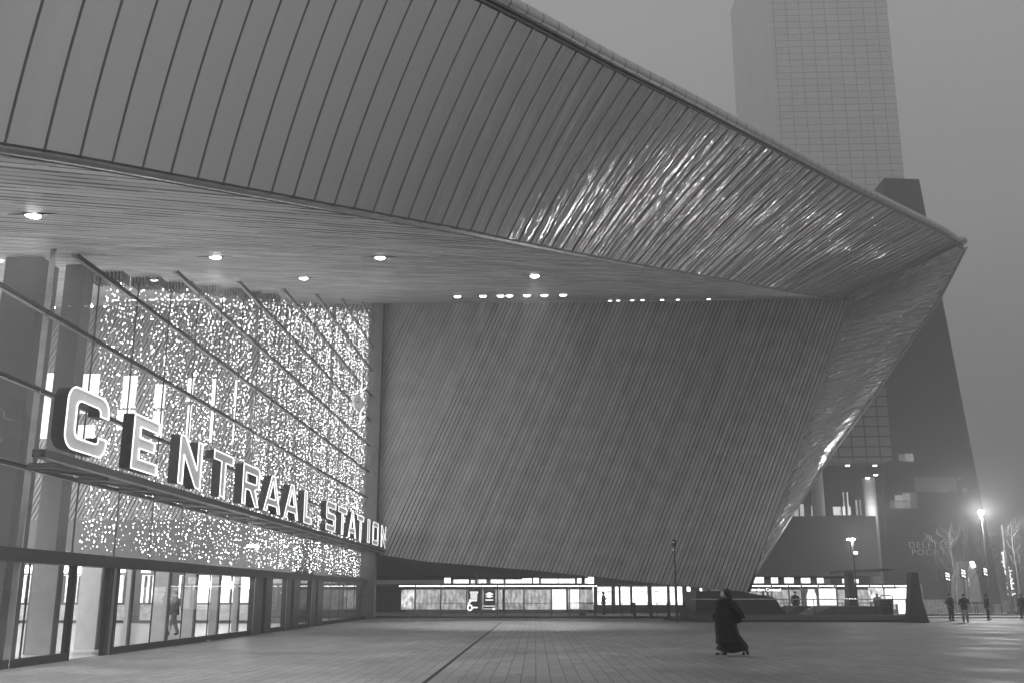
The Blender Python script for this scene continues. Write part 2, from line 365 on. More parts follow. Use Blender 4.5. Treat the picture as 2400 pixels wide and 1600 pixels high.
# --- soffit of narrow boards, one plane from the hall ceiling to the canopy edge
def board_material(name, ang, v, width=.12, seg=2.6):
    m, nt, b = nodes_of(name); N, L = nt.nodes, nt.links
    b.inputs['Roughness'].default_value = .55
    uv = N.new('ShaderNodeUVMap'); uv.uv_map = 'UV'; mp = N.new('ShaderNodeMapping'); mp.inputs['Rotation'].default_value = (0, 0, ang)
    L.new(uv.outputs[0], mp.inputs[0])
    sx = N.new('ShaderNodeSeparateXYZ'); L.new(mp.outputs[0], sx.inputs[0])
    def M_(op, a, b_=None):
        q = N.new('ShaderNodeMath'); q.operation = op
        for i_, w_ in enumerate((a, b_)):
            if w_ is None: continue
            if isinstance(w_, (int, float)): q.inputs[i_].default_value = w_
            else: L.new(w_, q.inputs[i_])
        return q.outputs[0]
    vv = M_('DIVIDE', sx.outputs[1], width); row = M_('FLOOR', vv); fr_ = M_('FRACT', vv)
    cb = N.new('ShaderNodeCombineXYZ'); L.new(M_('MULTIPLY', sx.outputs[0], .55), cb.inputs[0]); L.new(M_('MULTIPLY', row, 7.31), cb.inputs[1])
    nz = N.new('ShaderNodeTexNoise'); nz.noise_dimensions = '2D'; nz.inputs['Scale'].default_value = 1; nz.inputs['Detail'].default_value = 1; L.new(cb.outputs[0], nz.inputs['Vector'])
    gw = N.new('ShaderNodeMapRange'); gw.interpolation_type = 'STEPPED'; gw.inputs['Steps'].default_value = 3
    for k_, q_ in (('From Min', .35), ('From Max', .65), ('To Min', .10), ('To Max', .42)): gw.inputs[k_].default_value = q_
    L.new(nz.outputs['Fac'], gw.inputs['Value'])
    gap = M_('LESS_THAN', fr_, gw.outputs[0])
    wn_ = N.new('ShaderNodeTexWhiteNoise'); wn_.noise_dimensions = '2D'; c2 = N.new('ShaderNodeCombineXYZ'); L.new(row, c2.inputs[0]); L.new(M_('FLOOR', M_('ADD', M_('MULTIPLY', sx.outputs[0], 1 / seg), M_('MULTIPLY', row, .37))), c2.inputs[1]); L.new(c2.outputs[0], wn_.inputs['Vector'])
    tone = N.new('ShaderNodeMapRange'); tone.inputs['To Min'].default_value = v * .75; tone.inputs['To Max'].default_value = v * 1.1; L.new(wn_.outputs['Value'], tone.inputs['Value'])
    mx = N.new('ShaderNodeMix'); mx.data_type = 'FLOAT'; L.new(gap, mx.inputs[0]); L.new(tone.outputs[0], mx.inputs[2]); mx.inputs[3].default_value = v * .10
    L.new(mx.outputs[0], b.inputs['Base Color'])
    bp = N.new('ShaderNodeBump'); bp.inputs['Strength'].default_value = .5; bp.inputs['Distance'].default_value = .02; bp.invert = True
    L.new(gap, bp.inputs['Height']); L.new(bp.outputs[0], b.inputs['Normal'])
    return m
M_BOARD = board_material('ceiling_boards', -atan(1 / 1.3), .74, .33)
so = MB(); rows = []; uvs = []
for i in list(range(0, len(RY), 3)) + [len(RY) - 1]:
    z = sofz(RY[i]); rows.append([Vector((-45, RY[i], z)), Vector((WX, RY[i], z)), Vector((LX[i] - .1, RY[i], z))])
    uvs.append([(p.x, p.y * sqrt(1 + SK * SK)) for p in rows[-1]])
so.grid(rows, uvs); so.build('slatted_ceiling', M_BOARD, ST)

# --- slatted end wall: leaning boards with dark gaps
LEAN = (at(1990, 713, Y=WY).x - at(1745, 1385, Y=WY).x) / (at(1990, 713, Y=WY).z - at(1745, 1385, Y=WY).z)
ZB = at(1745, 1385, Y=WY).z; XR = at(1745, 1385, Y=WY).x; ZT = sofz(WY)
BOT = [(p.x, p.z) for p in [at(x, y, Y=WY) for x, y in ((885, 1298), (900, 1300), (990, 1314), (1101, 1323), (1256, 1336), (1400, 1351), (1516, 1364), (1602, 1372), (1666, 1379), (1730, 1384), (1760, 1386))]]
def slats(name, x_left, x_right, bot, parent, m, pitch=.302, gap=.06):
    s = MB(); c = x_left - LEAN * (ZT - ZB) - .5; k = 0
    while c < x_right:
        w = pitch - gap * random.uniform(.75, 1.25); dy = random.uniform(0, .025)
        E = []
        for cc in (c, c + w):
            z0 = table(bot, cc)
            for _ in range(12): z0 = table(bot, cc + LEAN * (z0 - ZB))
            zl = ZB + (x_left - cc) / LEAN
            z0 = max(z0, zl); E.append((cc, z0))
        if E[1][1] < ZT - .05:
            pts = []
            (c0, z0), (c1, z1) = E
            z0 = min(z0, ZT)
            pts = [Vector((c1 + LEAN * (z1 - ZB), WY - dy, z1)), Vector((c1 + LEAN * (ZT - ZB), WY - dy, ZT - .01)), Vector((c0 + LEAN * (ZT - ZB), WY - dy, ZT - .01)), Vector((c0 + LEAN * (z0 - ZB), WY - dy, z0))]
            pts = [Vector((max(p.x, x_left), p.y, p.z)) for p in pts]
            s.prism(pts, (0, .1, 0))
        c += pitch
    return s.build(name, m, parent)
M_SLAT = mat('wall_slats', .44, .5, .2, var=.15, scale=.8)
_n, _l = M_SLAT.node_tree.nodes, M_SLAT.node_tree.links; _g = _n.new('ShaderNodeNewGeometry'); _r = _n.new('ShaderNodeMapRange'); _r.inputs['To Min'].default_value = .9; _r.inputs['To Max'].default_value = 1.1
_v = _n.new('ShaderNodeVectorMath'); _v.operation = 'SCALE'; _b = _n['Principled BSDF']; _src = _b.inputs['Base Color'].links[0].from_socket
_l.new(_g.outputs['Random Per Island'], _r.inputs[0]); _l.new(_src, _v.inputs[0]); _l.new(_r.outputs[0], _v.inputs['Scale']); _l.new(_v.outputs[0], _b.inputs['Base Color'])
slats('slatted_wall', -11.45, XR, BOT, ST, M_SLAT)
M_SLAT2 = mat('hall_wall_slats', .42, .5, 0, var=.15, scale=.8)
slats('hall_end_slats', -45, WX - LEAN * (ZT - ZB) + 9, [(-60, 7.1), (-12, 7.1)], ST, M_SLAT2, gap=.09)
bk = MB()
bk.prism([(x, WY + .13, z) for x, z in BOT] + [(XR + LEAN * (ZT - ZB), WY + .13, ZT), (BOT[0][0], WY + .13, ZT)], (0, .3, 0))
bk.build('slat_backing', mat('black_backing', .03, .9), ST)
MB().box(-45, BOT[0][0] - .6, WY + .131, WY + .5, 0, ZT).build('hall_end_wall', mat('hall_wall_dark', .10, .8), ST)
# underside of the leg, behind the slats
un = MB(); un.grid([[Vector((x, WY + .1, z - .02)), Vector((x, WY + 7, z + .4))] for x, z in BOT]); un.build('wall_underside', mat('underside_grey', .35, .7), ST)
# --- cladding on the outer side of the leg
INN = [(1990, 713), (1975, 755), (1942, 850), (1897, 978), (1855, 1100), (1802, 1250), (1757, 1380)]
OUT = [(2265, 580), (2200, 706), (2138, 795), (2046, 931), (1955, 1053), (1850, 1215), (1757, 1366)]
lc = MB(); rows = []; uvs = []; ls = MB(); ed = MB(); epts = []
RE = rib(len(RY) - 1, 14)
for s in range(6):
    n = [26, 14, 16, 14, 16, 14][s]
    for q in range(n + (1 if s == 5 else 0)):
        t = q / n
        a = at(lerp(INN[s][0], INN[s + 1][0], t), lerp(INN[s][1], INN[s + 1][1], t), Y=WY)
        yo = WY + .0 + 1.0 * min(1, (s + t) / 2)
        b = at(lerp(OUT[s][0], OUT[s + 1][0], t), lerp(OUT[s][1], OUT[s + 1][1], t), Y=yo)
        epts.append(b); kk = len(rows)
        bow = .55 * min(1, (s + t) / 1.5) * min(1, (6 - s - t))
        row = [lerp(a, b, k / 14) + Vector((0, -bow * sin(pi * k / 14), 0)) for k in range(15)]
        wgt = max(0, 1 - (s + t) / 1.3)
        row = [p + (q - (RE[0] + (RE[-1] - RE[0]) * (k / 14))) * wgt for k, (p, q) in enumerate(zip(row, RE))]
        if kk == 0: row = [Vector(q) for q in RE]
        rows.append(row); uvs.append([(60 + kk * .5, k * .6) for k in range(15)])
        if kk % 2 == 0:
            for c, d in zip(row, row[1:]): ls.quad(c + Vector((0, -.025, -.015)), d + Vector((0, -.025, -.015)), d + Vector((0, -.025, .015)), c + Vector((0, -.025, .015)))
lc.grid(rows, uvs); lc.build('leg_cladding', metal_material('leg_steel', .5, .17, .16, .9, .8), ST, smooth=True)
ls.build('leg_seams', M_SEAM, ST)
ed.tube(epts, .10, 8); ed.build('leg_edge_trim', M_TRIM, ST)
bb = MB(); bb.grid([[p + Vector((0, .02, 0)), p + Vector((-2.5, 6, 0)), Vector((max(5, p.x - 14), WY + 8, p.z))] for p in epts]); bb.build('leg_back', mat('roof_metal', .3), ST)

# --- glass front
G = MB()
G.box(WX - .012, WX + .012, 14, WY - .7, 2.72, 9)   # placeholder rows replaced below
G = MB()
MY = [14.9]
while MY[-1] < 57: MY.append(MY[-1] + 2.105)
MULL_BIG = at(18, 1552, X=WX).y
MY = [y + (MULL_BIG - MY[2]) for y in MY]
TZ = [2.72, 4.66, 6.61, 8.57, 10.5, 12.42, 14.3, 16.2, 18.1, 20.0, 21.9]
G.face([(WX, 10, 2.6), (WX, WY - .8, 2.6), (WX, WY - .8, sofz(WY - .8) - .02), (WX, 10, sofz(10) - .02)])
G.build('glass_front', glass(), ST)
mm = MB(); mb = MB(); tm = MB(); tl = MB()
for k, y in enumerate(MY):
    if y < 10 or y > 57.2: continue
    if k == 2: continue
    MB().box(WX - .03, WX + .015, y - .005, y + .005, 2.7, sofz(y) - .6).build('mullion', mat('mullion_thin', .16, .4, .3), ST)
y = MULL_BIG
mb.box(WX - .10, WX + .05, y - .035, y - .005, 0, sofz(y) - .02); mb.build('corner_mullion', mat('mullion_steel', .75, .25, .9), ST)
MB().box(WX - .12, WX - .04, y - .004, y + .03, 0, sofz(y) - .02).build('corner_mullion_back', mat('mullion_dark', .06), ST)
for z in TZ[1:]:
    y0 = max(8, (z - SZ0) / SK + .2)
    tm.box(WX + .013, WX + .05, y0, WY - .8, z - .022, z + .025)
    tl.box(WX - .14, WX - .013, y0, WY - .8, z - .06, z - .0)
tm.build('transoms', mat('transom_dark', .07, .4, .3), ST); tl.build('inner_transoms', mat('transom_steel', .35, .5, .2), ST)
MB().box(WX - .35, WX + .12, 8, WY - .8, 2.42, 2.74).build('door_header', mat('header_dark', .06, .45, .2), ST)
# hooks of the glass fixings at the top of some transoms and a duct collar grid inside
# lower glazing, door openings and dark portals
def ygr(x, y=None): return at(x, 1569 - .1396 * x, X=WX).y
gl, kp, fr = MB(), MB(), MB()
def pane(x0, x1):
    a, b = ygr(x0), ygr(x1)
    gl.face([(WX, a, .2), (WX, b, .2), (WX, b, 2.42), (WX, a, 2.42)]); kp.box(WX - .06, WX + .04, a, b, 0, .2)
    n = max(1, round((b - a) / 2.1))
    for i in range(1, n): MB().box(WX - .02, WX + .02, lerp(a, b, i / n) - .012, lerp(a, b, i / n) + .012, .2, 2.42).build('pane_joint', mat('mullion_dark', .06), ST)
for a, b in ((-90, 153), (262, 582), (628, 660), (695, 720), (750, 872)): pane(a, b)
gl.build('ground_floor_glass', glass('entrance_glass', 1.6), ST); kp.build('kick_plates', mat('kick_dark', .03, .5), ST)
for (a, b), (c, d) in (((583, 604), (611, 626)), ((661, 673), (678, 693)), ((721, 731), (736, 749))):
    p = MB(); q = MB()
    p.box(WX - .1, WX + .12, ygr(a), ygr(b), 0, 2.44); p.box(WX - .1, WX + .14, ygr(c), ygr(d), 0, 2.44)
    po = p.build('door_portal', mat('portal_black', .035, .35, .2), ST)
    q.box(WX - .02, WX + .02, ygr(b), ygr(b) + .05, 0, 2.42); q.box(WX + .122, WX + .13, ygr(a) - .0, ygr(a) + .03, 0, 2.4)
    q.build('door_leaf_edge', M_TRIM, po)
p = MB(); p.box(WX - .1, WX + .04, ygr(238), ygr(243), 0, 2.42); p.box(WX - .1, WX + .04, ygr(256), ygr(262), 0, 2.42)
po = p.build('door_portal', mat('portal_black', .035), ST)
MB().box(WX - .06, WX + .045, ygr(247), ygr(249), 0, 2.42).box(WX - .06, WX + .045, ygr(251.5), ygr(253), 0, 2.42).build('door_leaf_edge', M_TRIM, po)
MB().box(WX - .15, WX + .05, ygr(153), ygr(156.5), 0, 2.42).build('door_jamb', mat('portal_black', .035), ST)
# corner column between glass and slatted wall
MB().box(-12.35, -11.46, WY - .75, WY - .02, 0, ZT - .02).build('corner_column', mat('column_grey', .18, .5), ST)

# --- inside the hall: columns, partitions, lit windows in the end wall, kiosks
M_COL = mat('hall_column_paint', .20, .6, var=.05)
def column(x, w, X, z1, d=.5, z0=0, m=M_COL):
    y = at(x, 1250, X=X).y; h = w / F * y / 2
    MB().box(X - h, X + h, y - d / 2, y + d / 2, z0, sofz(y - d / 2) - .01).build('hall_column', m, ST)
column(1, 92, -14.2, sofz(20) - .1, .8); column(121, 50, -14.2, sofz(23.5) - .1, .5)
M_PART = mat('partition_panel', .55, .5, var=.08)
for x, w in ((103, 60), (210, 50), (300, 10), (376, 34), (443, 26), (502, 18), (552, 12)):
    y = at(x, 1420, X=-13.9).y; h = w / F * y / 2
    MB().box(-13.9 - h, -13.9 + h, y - .08, y + .08, .01, 2.6).build('lobby_panel', M_PART, ST)
    MB().box(-13.9 + h, -13.9 + h + .05, y - .1, y + .1, .01, 2.6).build('lobby_panel_edge', mat('panel_edge', .08), ST)
for x0, x1, y0, y1 in ((40, 129, 874, 920), (92, 129, 927, 1027), (183, 235, 876, 930), (178, 228, 936, 968), (174, 224, 995, 1030), (283, 323, 880, 955), (272, 318, 960, 1006), (360, 390, 900, 955), (354, 384, 962, 1026),
                       (437, 455, 886, 940), (434, 450, 948, 1035), (495, 509, 888, 950), (490, 503, 958, 1036), (548, 557, 890, 950), (544, 552, 958, 1036), (593, 598, 892, 905), (590, 597, 925, 1038)):
    a, b = at(x0, y1, Y=WY - .06), at(x1, y0, Y=WY - .06)
    w = MB().box(a.x, b.x, WY - .10, WY - .06, a.z, b.z).build('gallery_window', emit('gallery_window_light', 1.5, .8, .5, .8), ST)
for k in range(7):                                        # ventilation grilles hanging under the hall ceiling
    y = 25 + k * 2.6; z = sofz(y) - .55
    g_ = MB()
    for j in range(9): g_.box(-14.9 - .1 + j * .13, -14.9 - .04 + j * .13, y - .02, y + .5, z + .15, z + .5)
    g_.build('ceiling_grille', mat('grille_grey', .22), ST)
for x, y, r in ((48, 714, 5), (126, 716, 6), (164, 716, 7), (213, 713, 9), (200, 704, 4), (246, 714, 4)):
    p = sof(x, y); p = at(x, y + 4, Y=min(p.y, 54))
    MB().disc(p, (0, 0, -1), r / F * p.y * .6, .06, 12).build('hall_ceiling_light', emit('hall_spot_light', 25), ST)
# hall lamps: the high ones and the nearest low one unseen, added as fill
for y, X, z, pw in ((18, -36, 8, 7000), (30, -37, 10, 7000), (42, -36, 13, 6000), (45, -16, 4.45, 500), (50.6, -16, 4.5, 500), (56, -16, 4.3, 300), (22, -18.5, 3.6, 1300)):
    o = MB().disc((X, y, z), (0, 0, -1), .8 if z > 6 else .35, .12, 24).build('hall_pendant', emit('pendant_glow', 14), ST)
    lamp('hall_pendant_lamp', 'POINT', (X, y, z - .4), pw, ST, .3)

# ------------------------------------------------------------------ kiosks inside
K = thing('kiosk_block', 'dark two storey kiosk with lit counters and glowing shop signs inside the glass hall', 'kiosk', (-26, 48, 0))
MB().box(-40, -14.6, 48.3, 53, 0, 6.2).build('kiosk_wall', mat('kiosk_dark', .10, .6), K)
M_SHOP = emit('shop_window_light', 1.3, .8, .55, 3.5); M_SIGN = emit('shop_sign_light', 9)
def kbox(x0, x1, y0, y1, name, m, dy=0, par=None):
    a, b = at(x0, y1, Y=48.2 - dy), at(x1, y0, Y=48.2 - dy)
    return MB().box(a.x, b.x, 48.1 - dy, 48.3 - dy, max(a.z, .01), b.z).build(name, m, par or K)
for x0, x1 in ((28, 84), (130, 160), (168, 196), (240, 290), (330, 366), (372, 400), (418, 448), (460, 585)):
    kbox(x0, x1, 1347, 1411, 'shop_window', M_SHOP)
    for t in (.3, .65):
        x = lerp(x0, x1, t); kbox(x - .8, x + .8, 1348, 1411, 'shelf_post', mat('shelf_dark', .12), .12)
    kbox(x0 - 2, x1 + 4, 1416, 1452, 'counter', mat('counter_front', .55, .5, var=.25, scale=4), .25)
for x0, x1, y0, y1 in ((45, 86, 1325, 1341), (101, 112, 1332, 1342), (139, 158, 1325, 1341), (176, 198, 1322, 1343), (277, 292, 1326, 1340), (333, 352, 1327, 1340), (481, 534, 1331, 1343)):
    kbox(x0, x1, y0, y1, 'shop_sign', M_SIGN, .1)
kbox(452, 590, 1362, 1378, 'light_strip', M_SIGN, .15)

# ------------------------------------------------------------------ string light curtain behind the glass
bl = MB(); wm = MB()
octa = [Vector(v) for v in ((1, 0, 0), (-1, 0, 0), (0, 1, 0), (0, -1, 0), (0, 0, 1), (0, 0, -1))]
of = [(0, 2, 4), (2, 1, 4), (1, 3, 4), (3, 0, 4), (2, 0, 5), (1, 2, 5), (3, 1, 5), (0, 3, 5)]
V, Fc = [], []
y = 21.7
while y < 57.2:
    X = -12.42 - random.uniform(0, .1)
    top = sofz(y) - .55 - .35 * abs(sin(y * 2.1)); z = 2.9 + random.uniform(0, .3)
    if not (abs((y * .31) % 1 - .5) < .05): 
        while z < top:
            r = random.choice((.008, .011, .014, .019)) * (1 + y * .006)
            c = Vector((X + random.uniform(-.05, .05), y + random.uniform(-.13, .13), z)); n = len(V)
            sl = 1.0 + random.random() * 1.2
            V += [c + Vector((a.x * r, a.y * r, a.z * r * sl)) for a in octa]; Fc += [[n + i for i in f] for f in of]
            z += random.uniform(.08, .27) * (1 + y * .003)
    y += random.uniform(.13, .2)
bl.v, bl.f = V, Fc
me = bpy.data.meshes.new('light_curtain'); me.from_pydata([tuple(v) for v in V], [], Fc); me.materials.append(emit('fairy_bulb_glow', 14, nolight=True))
lcur = bpy.data.objects.new('light_curtain', me); COL.objects.link(lcur); lcur['kind'] = 'stuff'
tag(lcur, 'thousands of tiny white bulbs on hanging strings behind the station glass', 'string lights')

_m = MATS['fairy_bulb_glow']; _n = _m.node_tree.nodes; _g = _n.new('ShaderNodeNewGeometry'); _r = _n.new('ShaderNodeMapRange'); _p = _n.new('ShaderNodeMath'); _p.operation = 'POWER'; _p.inputs[1].default_value = 2.2
_r.inputs['To Min'].default_value = 1.2; _r.inputs['To Max'].default_value = 26
_m.node_tree.links.new(_g.outputs['Random Per Island'], _p.inputs[0]); _m.node_tree.links.new(_p.outputs[0], _r.inputs['Value']); _m.node_tree.links.new(_r.outputs[0], _n['Principled BSDF'].inputs['Emission Strength'])
# ------------------------------------------------------------------ sign: CENTRAAL STATION
XS = -10.9
SG = thing('letter_sign', 'large outlined capitals reading CENTRAAL STATION on a steel beam before the glass', 'sign', (XS, 17, 4.6))
LET = [('C', 148, 247), ('E', 306, 366), ('N', 416, 468), ('T', 496, 541), ('R', 566, 604), ('A', 617, 655), ('A', 665, 697), ('L', 711, 728),
       ('S', 763, 784), ('T', 791, 810), ('A', 815, 833), ('T', 836, 850), ('I', 860, 864.5), ('O', 872, 885), ('N', 892, 903)]
def rrect(x0, x1, y0, y1, r, n=5):
    P = []
    for cx, cy, a0 in ((x1 - r, y1 - r, 0), (x0 + r, y1 - r, 90), (x0 + r, y0 + r, 180), (x1 - r, y0 + r, 270)):
        for i in range(n + 1):
            a = radians(a0 + 90 * i / n); P.append((cx + r * cos(a), cy + r * sin(a)))
    return P
def letter_loops(ch, w, h):
    s = .30 * min(w, 1.25) if w > .6 else w; t = .2 * h                  # stem and bar widths
    if ch == 'C':
        R, r = .36, .2; out = []
        def arc(cx, cy, rad, a0, a1, n=6): return [(cx + rad * cos(radians(lerp(a0, a1, i / n))), cy + rad * sin(radians(lerp(a0, a1, i / n)))) for i in range(n + 1)]
        P = arc(w - R, h - R, R, 0, 90) + arc(R, h - R, R, 90, 180) + arc(R, R, R, 180, 270) + arc(w - R, R, R, 270, 360)
        P = [(w, .68 * h)] + P + [(w, .32 * h), (w - s, .32 * h)]
        P += arc(w - s - .12, t + .12, .12, 0, -90, 3) + arc(s + r, t + r, r, 270, 180) + arc(s + r, h - t - r, r, 180, 90) + arc(w - s - .12, h - t - .12, .12, 90, 0, 3) + [(w - s, .68 * h)]
        return [P]
    if ch == 'E': return [[(0, 0), (w, 0), (w, t), (s, t), (s, .4 * h), (.85 * w, .4 * h), (.85 * w, .6 * h), (s, .6 * h), (s, h - t), (w, h - t), (w, h), (0, h)]]
    if ch == 'N': return [[(0, 0), (s * .8, 0), (s * .8, .62 * h), (w - s * .9, 0), (w, 0), (w, h), (w - s * .8, h), (w - s * .8, .38 * h), (s * .9, h), (0, h)]]
    if ch == 'T': a, b = (w - s) / 2, (w + s) / 2; return [[(a, 0), (b, 0), (b, h - t), (w, h - t), (w, h), (0, h), (0, h - t), (a, h - t)]]
    if ch == 'L': return [[(0, 0), (w, 0), (w, t), (s, t), (s, h), (0, h)]]
    if ch == 'I': return [[(0, 0), (w, 0), (w, h), (0, h)]]
    if ch == 'S': return [[(0, 0), (w - .12, 0), (w, .12), (w, .5 * h), (w - .12, .6 * h), (s, .6 * h), (s, h - t), (w, h - t), (w, h), (.12, h), (0, h - .12), (0, .5 * h), (.12, .4 * h), (w - s, .4 * h), (w - s, t), (0, t)]]
    if ch == 'A': return [[(0, 0), (s * .85, 0), (s * .85 + .07 * w, .18 * h), (w - s * .85 - .07 * w, .18 * h), (w - s * .85, 0), (w, 0), (w * .5 + s * .5, h), (w * .5 - s * .5, h)],
                          [(s * .85 + .14 * w, .36 * h), (w * .5, .86 * h), (w - s * .85 - .14 * w, .36 * h)]]
    if ch == 'O': return [[(.15, 0), (w - .15, 0), (w, .15), (w, h - .15), (w - .15, h), (.15, h), (0, h - .15), (0, .15)], [(s * .8, t), (s * .8, h - t), (w - s * .8, h - t), (w - s * .8, t)]]
    if ch == 'R': return [[(0, 0), (s * .8, 0), (s * .8, .38 * h), (.45 * w, .38 * h), (w - s * .85, 0), (w, 0), (.75 * w, .42 * h), (w, .5 * h), (w, h - .12), (w - .12, h), (0, h)],
                          [(s * .8, .56 * h), (s * .8, h - t), (w - s * .8, h - t), (w - s * .8, .56 * h)]]
M_LBODY = mat('letter_side_black', .035, .5); M_LFACE = emit('letter_face_grey', .13, .6); M_NEON = emit('neon_white', 1.9)
Z0L, HL = 5.02, 1.5
def fill_loops(loops, x, y0, z0, name, m, parent):
    bm = bmesh.new(); ed = []
    for L_ in loops:
        vs = [bm.verts.new((x, y0 + a, z0 + b)) for a, b in L_]
        for i in range(len(vs)): ed.append(bm.edges.new((vs[i], vs[(i + 1) % len(vs)])))
    bmesh.ops.triangle_fill(bm, edges=ed, use_beauty=True, normal=(1, 0, 0))
    return bm
for ch, xa, xb in LET:
    ym = 1394 - (3.9) / (10.9 / ((1255 - (xa + xb) / 2) / F)) * F * .99
    ya, yb = at(xa, ym, X=XS).y, at(xb, ym + 8, X=XS).y; w = yb - ya; h = HL
    loops = letter_loops(ch, w, h)
    off = parent_origin(SG)
    bm = fill_loops(loops, XS, ya, Z0L, 'letter', M_LBODY, SG)
    r = bmesh.ops.extrude_face_region(bm, geom=bm.faces[:])
    for v in [g for g in r['geom'] if isinstance(g, bmesh.types.BMVert)]: v.co.x -= .30
    bmesh.ops.recalc_face_normals(bm, faces=bm.faces)
    bmesh.ops.translate(bm, verts=bm.verts, vec=-off)
    me = bpy.data.meshes.new('letter'); bm.to_mesh(me); bm.free(); me.materials.append(M_LBODY)
    lo = bpy.data.objects.new('letter', me); COL.objects.link(lo); lo.parent = SG
    bm = fill_loops(loops, XS + .012, ya, Z0L, 'f', M_LFACE, SG); bmesh.ops.translate(bm, verts=bm.verts, vec=-off)
    me = bpy.data.meshes.new('letter_face'); bm.to_mesh(me); bm.free(); me.materials.append(M_LFACE)
    fo = bpy.data.objects.new('letter_face', me); COL.objects.link(fo); fo.parent = lo
    ne = MB()
    for L_ in loops:
        pts = [Vector((XS + .035, ya + a, Z0L + b)) for a, b in L_]
        for p, q in zip(pts, pts[1:] + pts[:1]):
            if (p - q).length > .001: ne.tube([p, q], .017, 5)
    ne.build('neon_outline', M_NEON, lo)
bmn = MB(); bmn.box(XS - .32, XS - .02, 17.2, WY - .2, 4.68, 4.86); bmn.build('sign_beam', mat('beam_steel', .12, .4, .6), SG)
pl = MB()
for y in [18.3 + 2.105 * k for k in range(19)]:
    pl.face([(WX + .1, y, 4.66), (XS - .3, y + .9, 4.66), (XS - .3, y + 1.0, 4.66), (WX + .1, y + .1, 4.66)]); pl.box(WX + .1, XS - .3, y - .04, y + .04, 4.6, 4.7)
    pl.prism([(WX + .1, y, 4.6), (XS - .3, y + 1.7, 4.6), (XS - .3, y + 1.8, 4.6), (WX + .1, y + .1, 4.6)], (0, 0, .06))
pl.build('sign_brackets', mat('bracket_steel', .22, .4, .5), SG)
bx = MB().box(WX + .11, XS - .33, 18.3, WY - .3, 4.715, 4.73); bx.build('walkway_plate', mat('walkway_plate_metal', .1, .6, .4), SG)
hl = MB().box(XS - .02, XS + .0, 17.25, WY - .3, 4.63, 4.66); hl.build('beam_lip', M_TRIM, SG)
fl = MB()
fc_ = Vector((XS - .34, 17.195, 4.77))
for k in range(6):
    a = k * pi / 3; fl.tube([(fc_.x + .15 + .05 * cos(a) + .035 * cos(a + t * pi / 3), 17.18, fc_.z + .05 * sin(a) + .035 * sin(a + t * pi / 3)) for t in range(7)], .006, 4)
fl.build('rosette_emblem', M_TRIM, SG)

# ------------------------------------------------------------------ clock before the far end of the glass
cy = at(838, 943, X=-11.4)
CK = thing('wall_clock', 'round station clock with glowing bars standing in for reflections, hung before the far end of the glass', 'clock', cy)
nrm = Vector((.93, -.37, 0)).normalized()
MB().disc(cy - nrm * .08, nrm, .5, .16, 28).build('clock_face', emit('clock_face_glow', .28, .7), CK)
b_ = MB(); u_ = nrm.cross(Vector((0, 0, 1))).normalized()
for k in range(12):
    a = k * pi / 6; d = u_ * cos(a) + Vector((0, 0, 1)) * sin(a); b_.tube([cy + nrm * .09 + d * .4, cy + nrm * .09 + d * .47], .02, 4)
b_.tube([cy + nrm * .09, cy + nrm * .09 + Vector((0, 0, .36))], .02, 4); b_.tube([cy + nrm * .09, cy + nrm * .09 + u_ * .26], .025, 4)
b_.build('clock_hands', mat('clock_dark', .05), CK)
b_ = MB()
for k, (dz, l) in enumerate(((1.0, .5), (.85, .4), (.3, .6), (-.6, .5), (-.8, .6), (-1.0, .4), (-1.25, .5))):
    b_.tube([cy + Vector((.1, .4, dz)), cy + Vector((.1 + .2 * (k % 2), .7 + .2 * (k % 3), dz + l))], .05, 5)
b_.build('reflection_bars', emit('reflection_glow', 1.3), CK)  # glowing bars stand in for bright reflections around the clock
MB().tube([cy + Vector((-.7, 0, .1)), cy + Vector((-.05, 0, .1))], .05, 6).build('clock_bracket', M_SEAM, CK)

# ------------------------------------------------------------------ recessed downlights
DL = [(76, 500, 'largest downlight, leftmost, over the near corner of the glass front', 1), (504, 600, 'round downlight in the ceiling above the hanging light curtain', 1), (890, 601, 'slim downlight between the canopy edge and the wall corner', .35),
      (711, 650, 'small dim downlight just above the top of the glass front', .25), (1253, 645, 'lone bright downlight midway between canopy edge and slatted wall', 1)]
R1 = [1072, 1132, 1173, 1194, 1235, 1276, 1320]; R2 = [1430, 1449, 1482, 1506, 1552, 1589, 1661]
DL += [(x, 693.5 - (x - 1072) * .014, '%s downlight of the long row beside the slatted wall' % n, .5) for x, n in zip(R1, ('leftmost', 'second', 'third', 'fourth', 'fifth', 'sixth', 'rightmost'))]
DL += [(x, 703.5 - (x - 1430) * .014, '%s downlight of the row nearest the canopy point' % n, .35) for x, n in zip(R2, ('leftmost', 'second', 'third', 'fourth', 'fifth', 'sixth', 'rightmost'))]
for x, y, lab, k in DL:
    p = sof(x, y); n = Vector((0, SK, -1)).normalized()
    t = thing('ceiling_downlight', lab, 'downlight', p, 'downlights recessed in the slatted ceiling')
    r = (.10 + .0026 * p.y) if p.y < 51 else .15
    MB().disc(p + n * .005, n, r * 1.25, .03, 20).build('light_ring', mat('ring_dark', .05, .4), t)
    MB().ball(p + n * .03, r, 18, 8, (1, 1, .3)).build('light_lens', emit('downlight_lens_%s' % ('bright' if k > .9 else 'soft' if p.y < 51 else 'faint'), 60 if k > .9 else 18 if p.y < 51 else 7, nolight=True), t)
    MB().prism([p + n * .012 + Vector((-r * 3.4, 0, 0)), p + n * .012 + Vector((0, -r * .5, -r * .5 * SK)), p + n * .012 + Vector((r * 3.4, 0, 0)), p + n * .012 + Vector((0, r * .5, r * .5 * SK))], n * .01).build('light_recess', mat('recess_dark', .04), t)
    lamp('lamp_bulb', 'SPOT', p + n * .25, (1300 * k + 200) if p.y < 45 else (5200 * k if p.y < 51 else 60), t, .12, 110 if p.y < 45 else (50 if p.y < 51 else 26))

